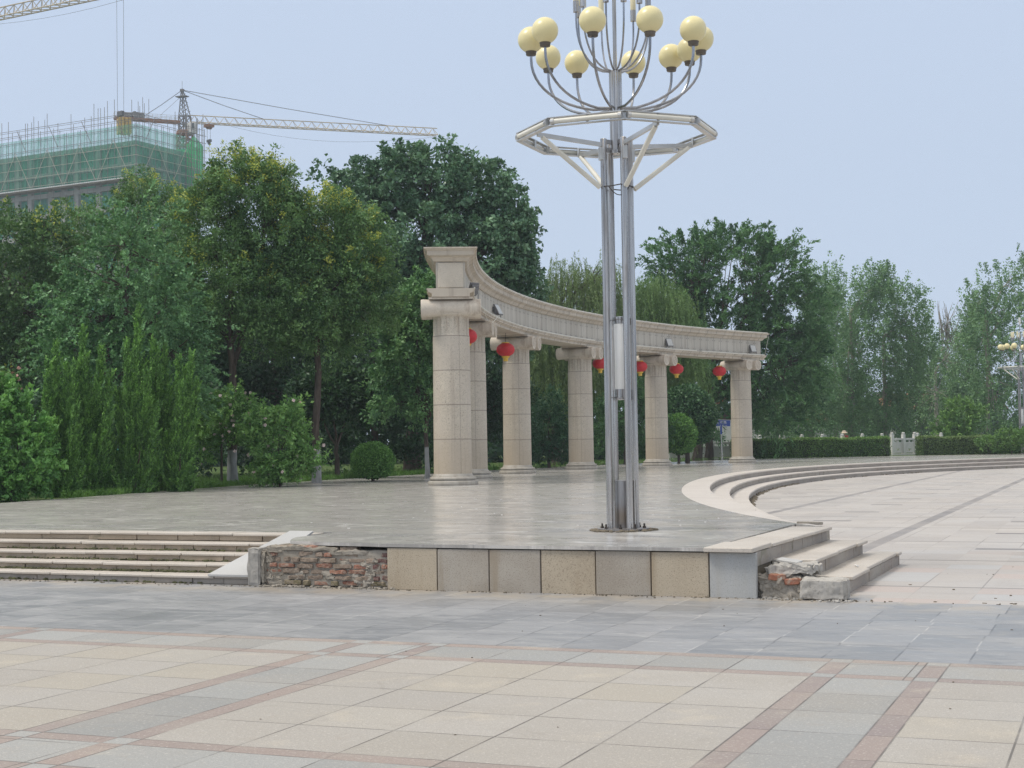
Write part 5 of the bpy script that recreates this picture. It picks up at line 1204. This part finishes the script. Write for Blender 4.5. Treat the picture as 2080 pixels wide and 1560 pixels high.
b.tube([tr+Vector((.25, 0, -.6)), tr+Vector((.25, 0, -3.0))], .03, 4); b.tube([tr+Vector((-.4, 0, -.6)), tr+Vector((-.4, 0, -3.0))], .03, 4); b.tube([tr+Vector((0, 0, -3.6)), tr+Vector((.1, 0, -9.0))], .03, 4)
pts = [J0.lerp(J1, .16+.84*k/10)-Vector((0, 0, .3+1.9*math.sin(PI*(k/10)**.9))) for k in range(11)]; b.tube(pts, .025, 4, caps=False)
b.build('tie_cable', M['cable'], cr, O)
b = MB(); b.box(tr+Vector((0, 0, -.45)), (1.5, 1.3, .5), YAW); b.box(tr+Vector((0, 0, -.8)), (.6, .9, .4), YAW); b.build('trolley', M['craneR'], cr, O)
b = MB(); b.box(tr+Vector((0, 0, -3.2)), (1.1, .4, .45), YAW); b.lathe([(.2, -3.9), (.3, -3.7), (.25, -3.4)], 10, tr); b.build('hook_block', M['cable'], cr, O)
# second crane: its mast stands off to the left, only the end of the jib is in view
Z2 = 60.0; A2 = atz(0, 37, Z2); B2 = atz(190, -3, Z2); dd = (B2-A2).normalized(); S2 = A2-dd*24; E2_ = B2+dd*14; S2b = Vector((S2.x, S2.y, 0))
c2 = thing('tower_crane', 'second tower crane whose jib enters the photo at the upper left corner', 'crane', S2b, 0, 'tower cranes over the building site'); O = tuple(S2b)
b = MB(); truss(b, S2, E2_, 1.3, 1.45, 32, .075); b.build('jib', M['craneY'], c2, O)
b = MB(); mastbox(b, S2b, S2+Vector((0, 0, -.2)), 1.7, 26, .09); b.build('mast', M['craneY'], c2, O)
b = MB(); mastbox(b, S2, S2+Vector((0, 0, 6)), 1.1, 5, .08); b.build('tower_head', M['craneY'], c2, O)
b = MB(); b.bar(S2, S2-dd*11, 1.2, .4); b.box(S2-dd*9.5+Vector((0, 0, -1.2)), (1.8, 1.8, 2.4), math.atan2(dd.y, dd.x)); b.build('counter_jib', M['craneR'], c2, O)
b = MB(); hk = B2+dd*4.6; b.tube([S2+Vector((0, 0, 6)), E2_-dd*8+Vector((0, 0, 1.4))], .05, 5, caps=False)
dist = (hk-Vector(EYE)).dot(Vector(CF))
w = 14*dist/FPX/2
for sgn in (-1, 1): b.tube([hk+hw(sgn*w, 0)-Vector((0, 0, .3)), hk+hw(sgn*w*.9, 0)-Vector((0, 0, 15.5))], .022, 4, caps=False)
pts = [A2-dd*6+(E2_-A2+dd*6)*k/8-Vector((0, 0, .3+1.0*math.sin(PI*k/8))) for k in range(9)]; b.tube(pts, .02, 4, caps=False); b.build('cable', M['cable'], c2, O)
b = MB(); b.box(hk+Vector((0, 0, -.4)), (1.4, 1.2, .5), YAW); b.build('trolley', M['craneR'], c2, O); b = MB(); b.box(hk-Vector((0, 0, 15.6)), (1.1, .4, .6), YAW); b.build('hook_block', M['cable'], c2, O)
# ------------------------------------------------------------------ light
HAZE = .0006
SUN_EL, SUN_AZ = math.radians(58), math.radians(-125)     # direction the light comes from, measured from +Y towards +X
w = bpy.data.worlds.new("World"); scene.world = w; w.use_nodes = True; nt = w.node_tree
bg = nt.nodes['Background']; sky = nt.nodes.new('ShaderNodeTexSky'); sky.sky_type = 'NISHITA'; sky.sun_disc = False
sky.sun_elevation = SUN_EL; sky.sun_rotation = SUN_AZ; sky.air_density = 1.0; sky.dust_density = 1.0; sky.ozone_density = 3.0
def wmix(f, a, b_):
    n = nt.nodes.new('ShaderNodeMix'); n.data_type = 'RGBA'
    for i, v in ((0, f), (6, a), (7, b_)):
        if hasattr(v, 'links'): nt.links.new(v, n.inputs[i])
        else: n.inputs[i].default_value = v if i == 0 else (*v, 1)
    return n.outputs[2]
tc = nt.nodes.new('ShaderNodeTexCoord'); sx = nt.nodes.new('ShaderNodeSeparateXYZ'); nt.links.new(tc.outputs['Generated'], sx.inputs[0])
mr = nt.nodes.new('ShaderNodeMapRange'); mr.interpolation_type = 'SMOOTHSTEP'; nt.links.new(sx.outputs[2], mr.inputs[0]); mr.inputs[1].default_value = .28; mr.inputs[2].default_value = .85
veil = wmix(mr.outputs[0], (6.4, 7.5, 9.4), (12.6, 12.0, 11.0))          # thin high cloud: lavender grey low down, white and brighter overhead
sky_c = wmix(.86, sky.outputs[0], veil)
nt.links.new(sky_c, bg.inputs[0]); bg.inputs[1].default_value = .1
sl = bpy.data.lights.new('sun', 'SUN'); sl.energy = 2.3; sl.angle = math.radians(16); sl.color = (1.0, .94, .85)
so = bpy.data.objects.new('sun', sl); COL.objects.link(so)
dv = Vector((math.sin(SUN_AZ)*math.cos(SUN_EL), math.cos(SUN_AZ)*math.cos(SUN_EL), math.sin(SUN_EL))); so.rotation_euler = dv.to_track_quat('Z', 'Y').to_euler(); so.location = dv*50
vs_ = scene.view_settings; vs_.view_transform = 'Standard'; vs_.look = 'None'; vs_.gamma = 1; vs_.exposure = 0.0; vs_.use_curve_mapping = False
hz = MB().box((0, 190, 44), (900, 520, 92)).build('haze', plain('air', (1, 1, 1)))
tag(hz, kind='stuff'); hm = hz.data.materials[0].node_tree
for nd in list(hm.nodes):
    if nd.type != 'OUTPUT_MATERIAL': hm.nodes.remove(nd)
pv = hm.nodes.new('ShaderNodeVolumePrincipled'); pv.inputs['Color'].default_value = (.80, .91, 1.0, 1); pv.inputs['Density'].default_value = HAZE; pv.inputs['Anisotropy'].default_value = .2
hm.links.new(pv.outputs[0], [n for n in hm.nodes if n.type == 'OUTPUT_MATERIAL'][0].inputs['Volume'])
scene.render.engine = 'CYCLES'; scene.cycles.max_bounces = 6; scene.cycles.transparent_max_bounces = 12; scene.cycles.diffuse_bounces = 3; scene.cycles.use_denoising = True; scene.cycles.denoiser = 'OPENIMAGEDENOISE'; scene.cycles.denoising_input_passes = 'RGB_ALBEDO_NORMAL'; scene.cycles.denoising_prefilter = 'NONE'
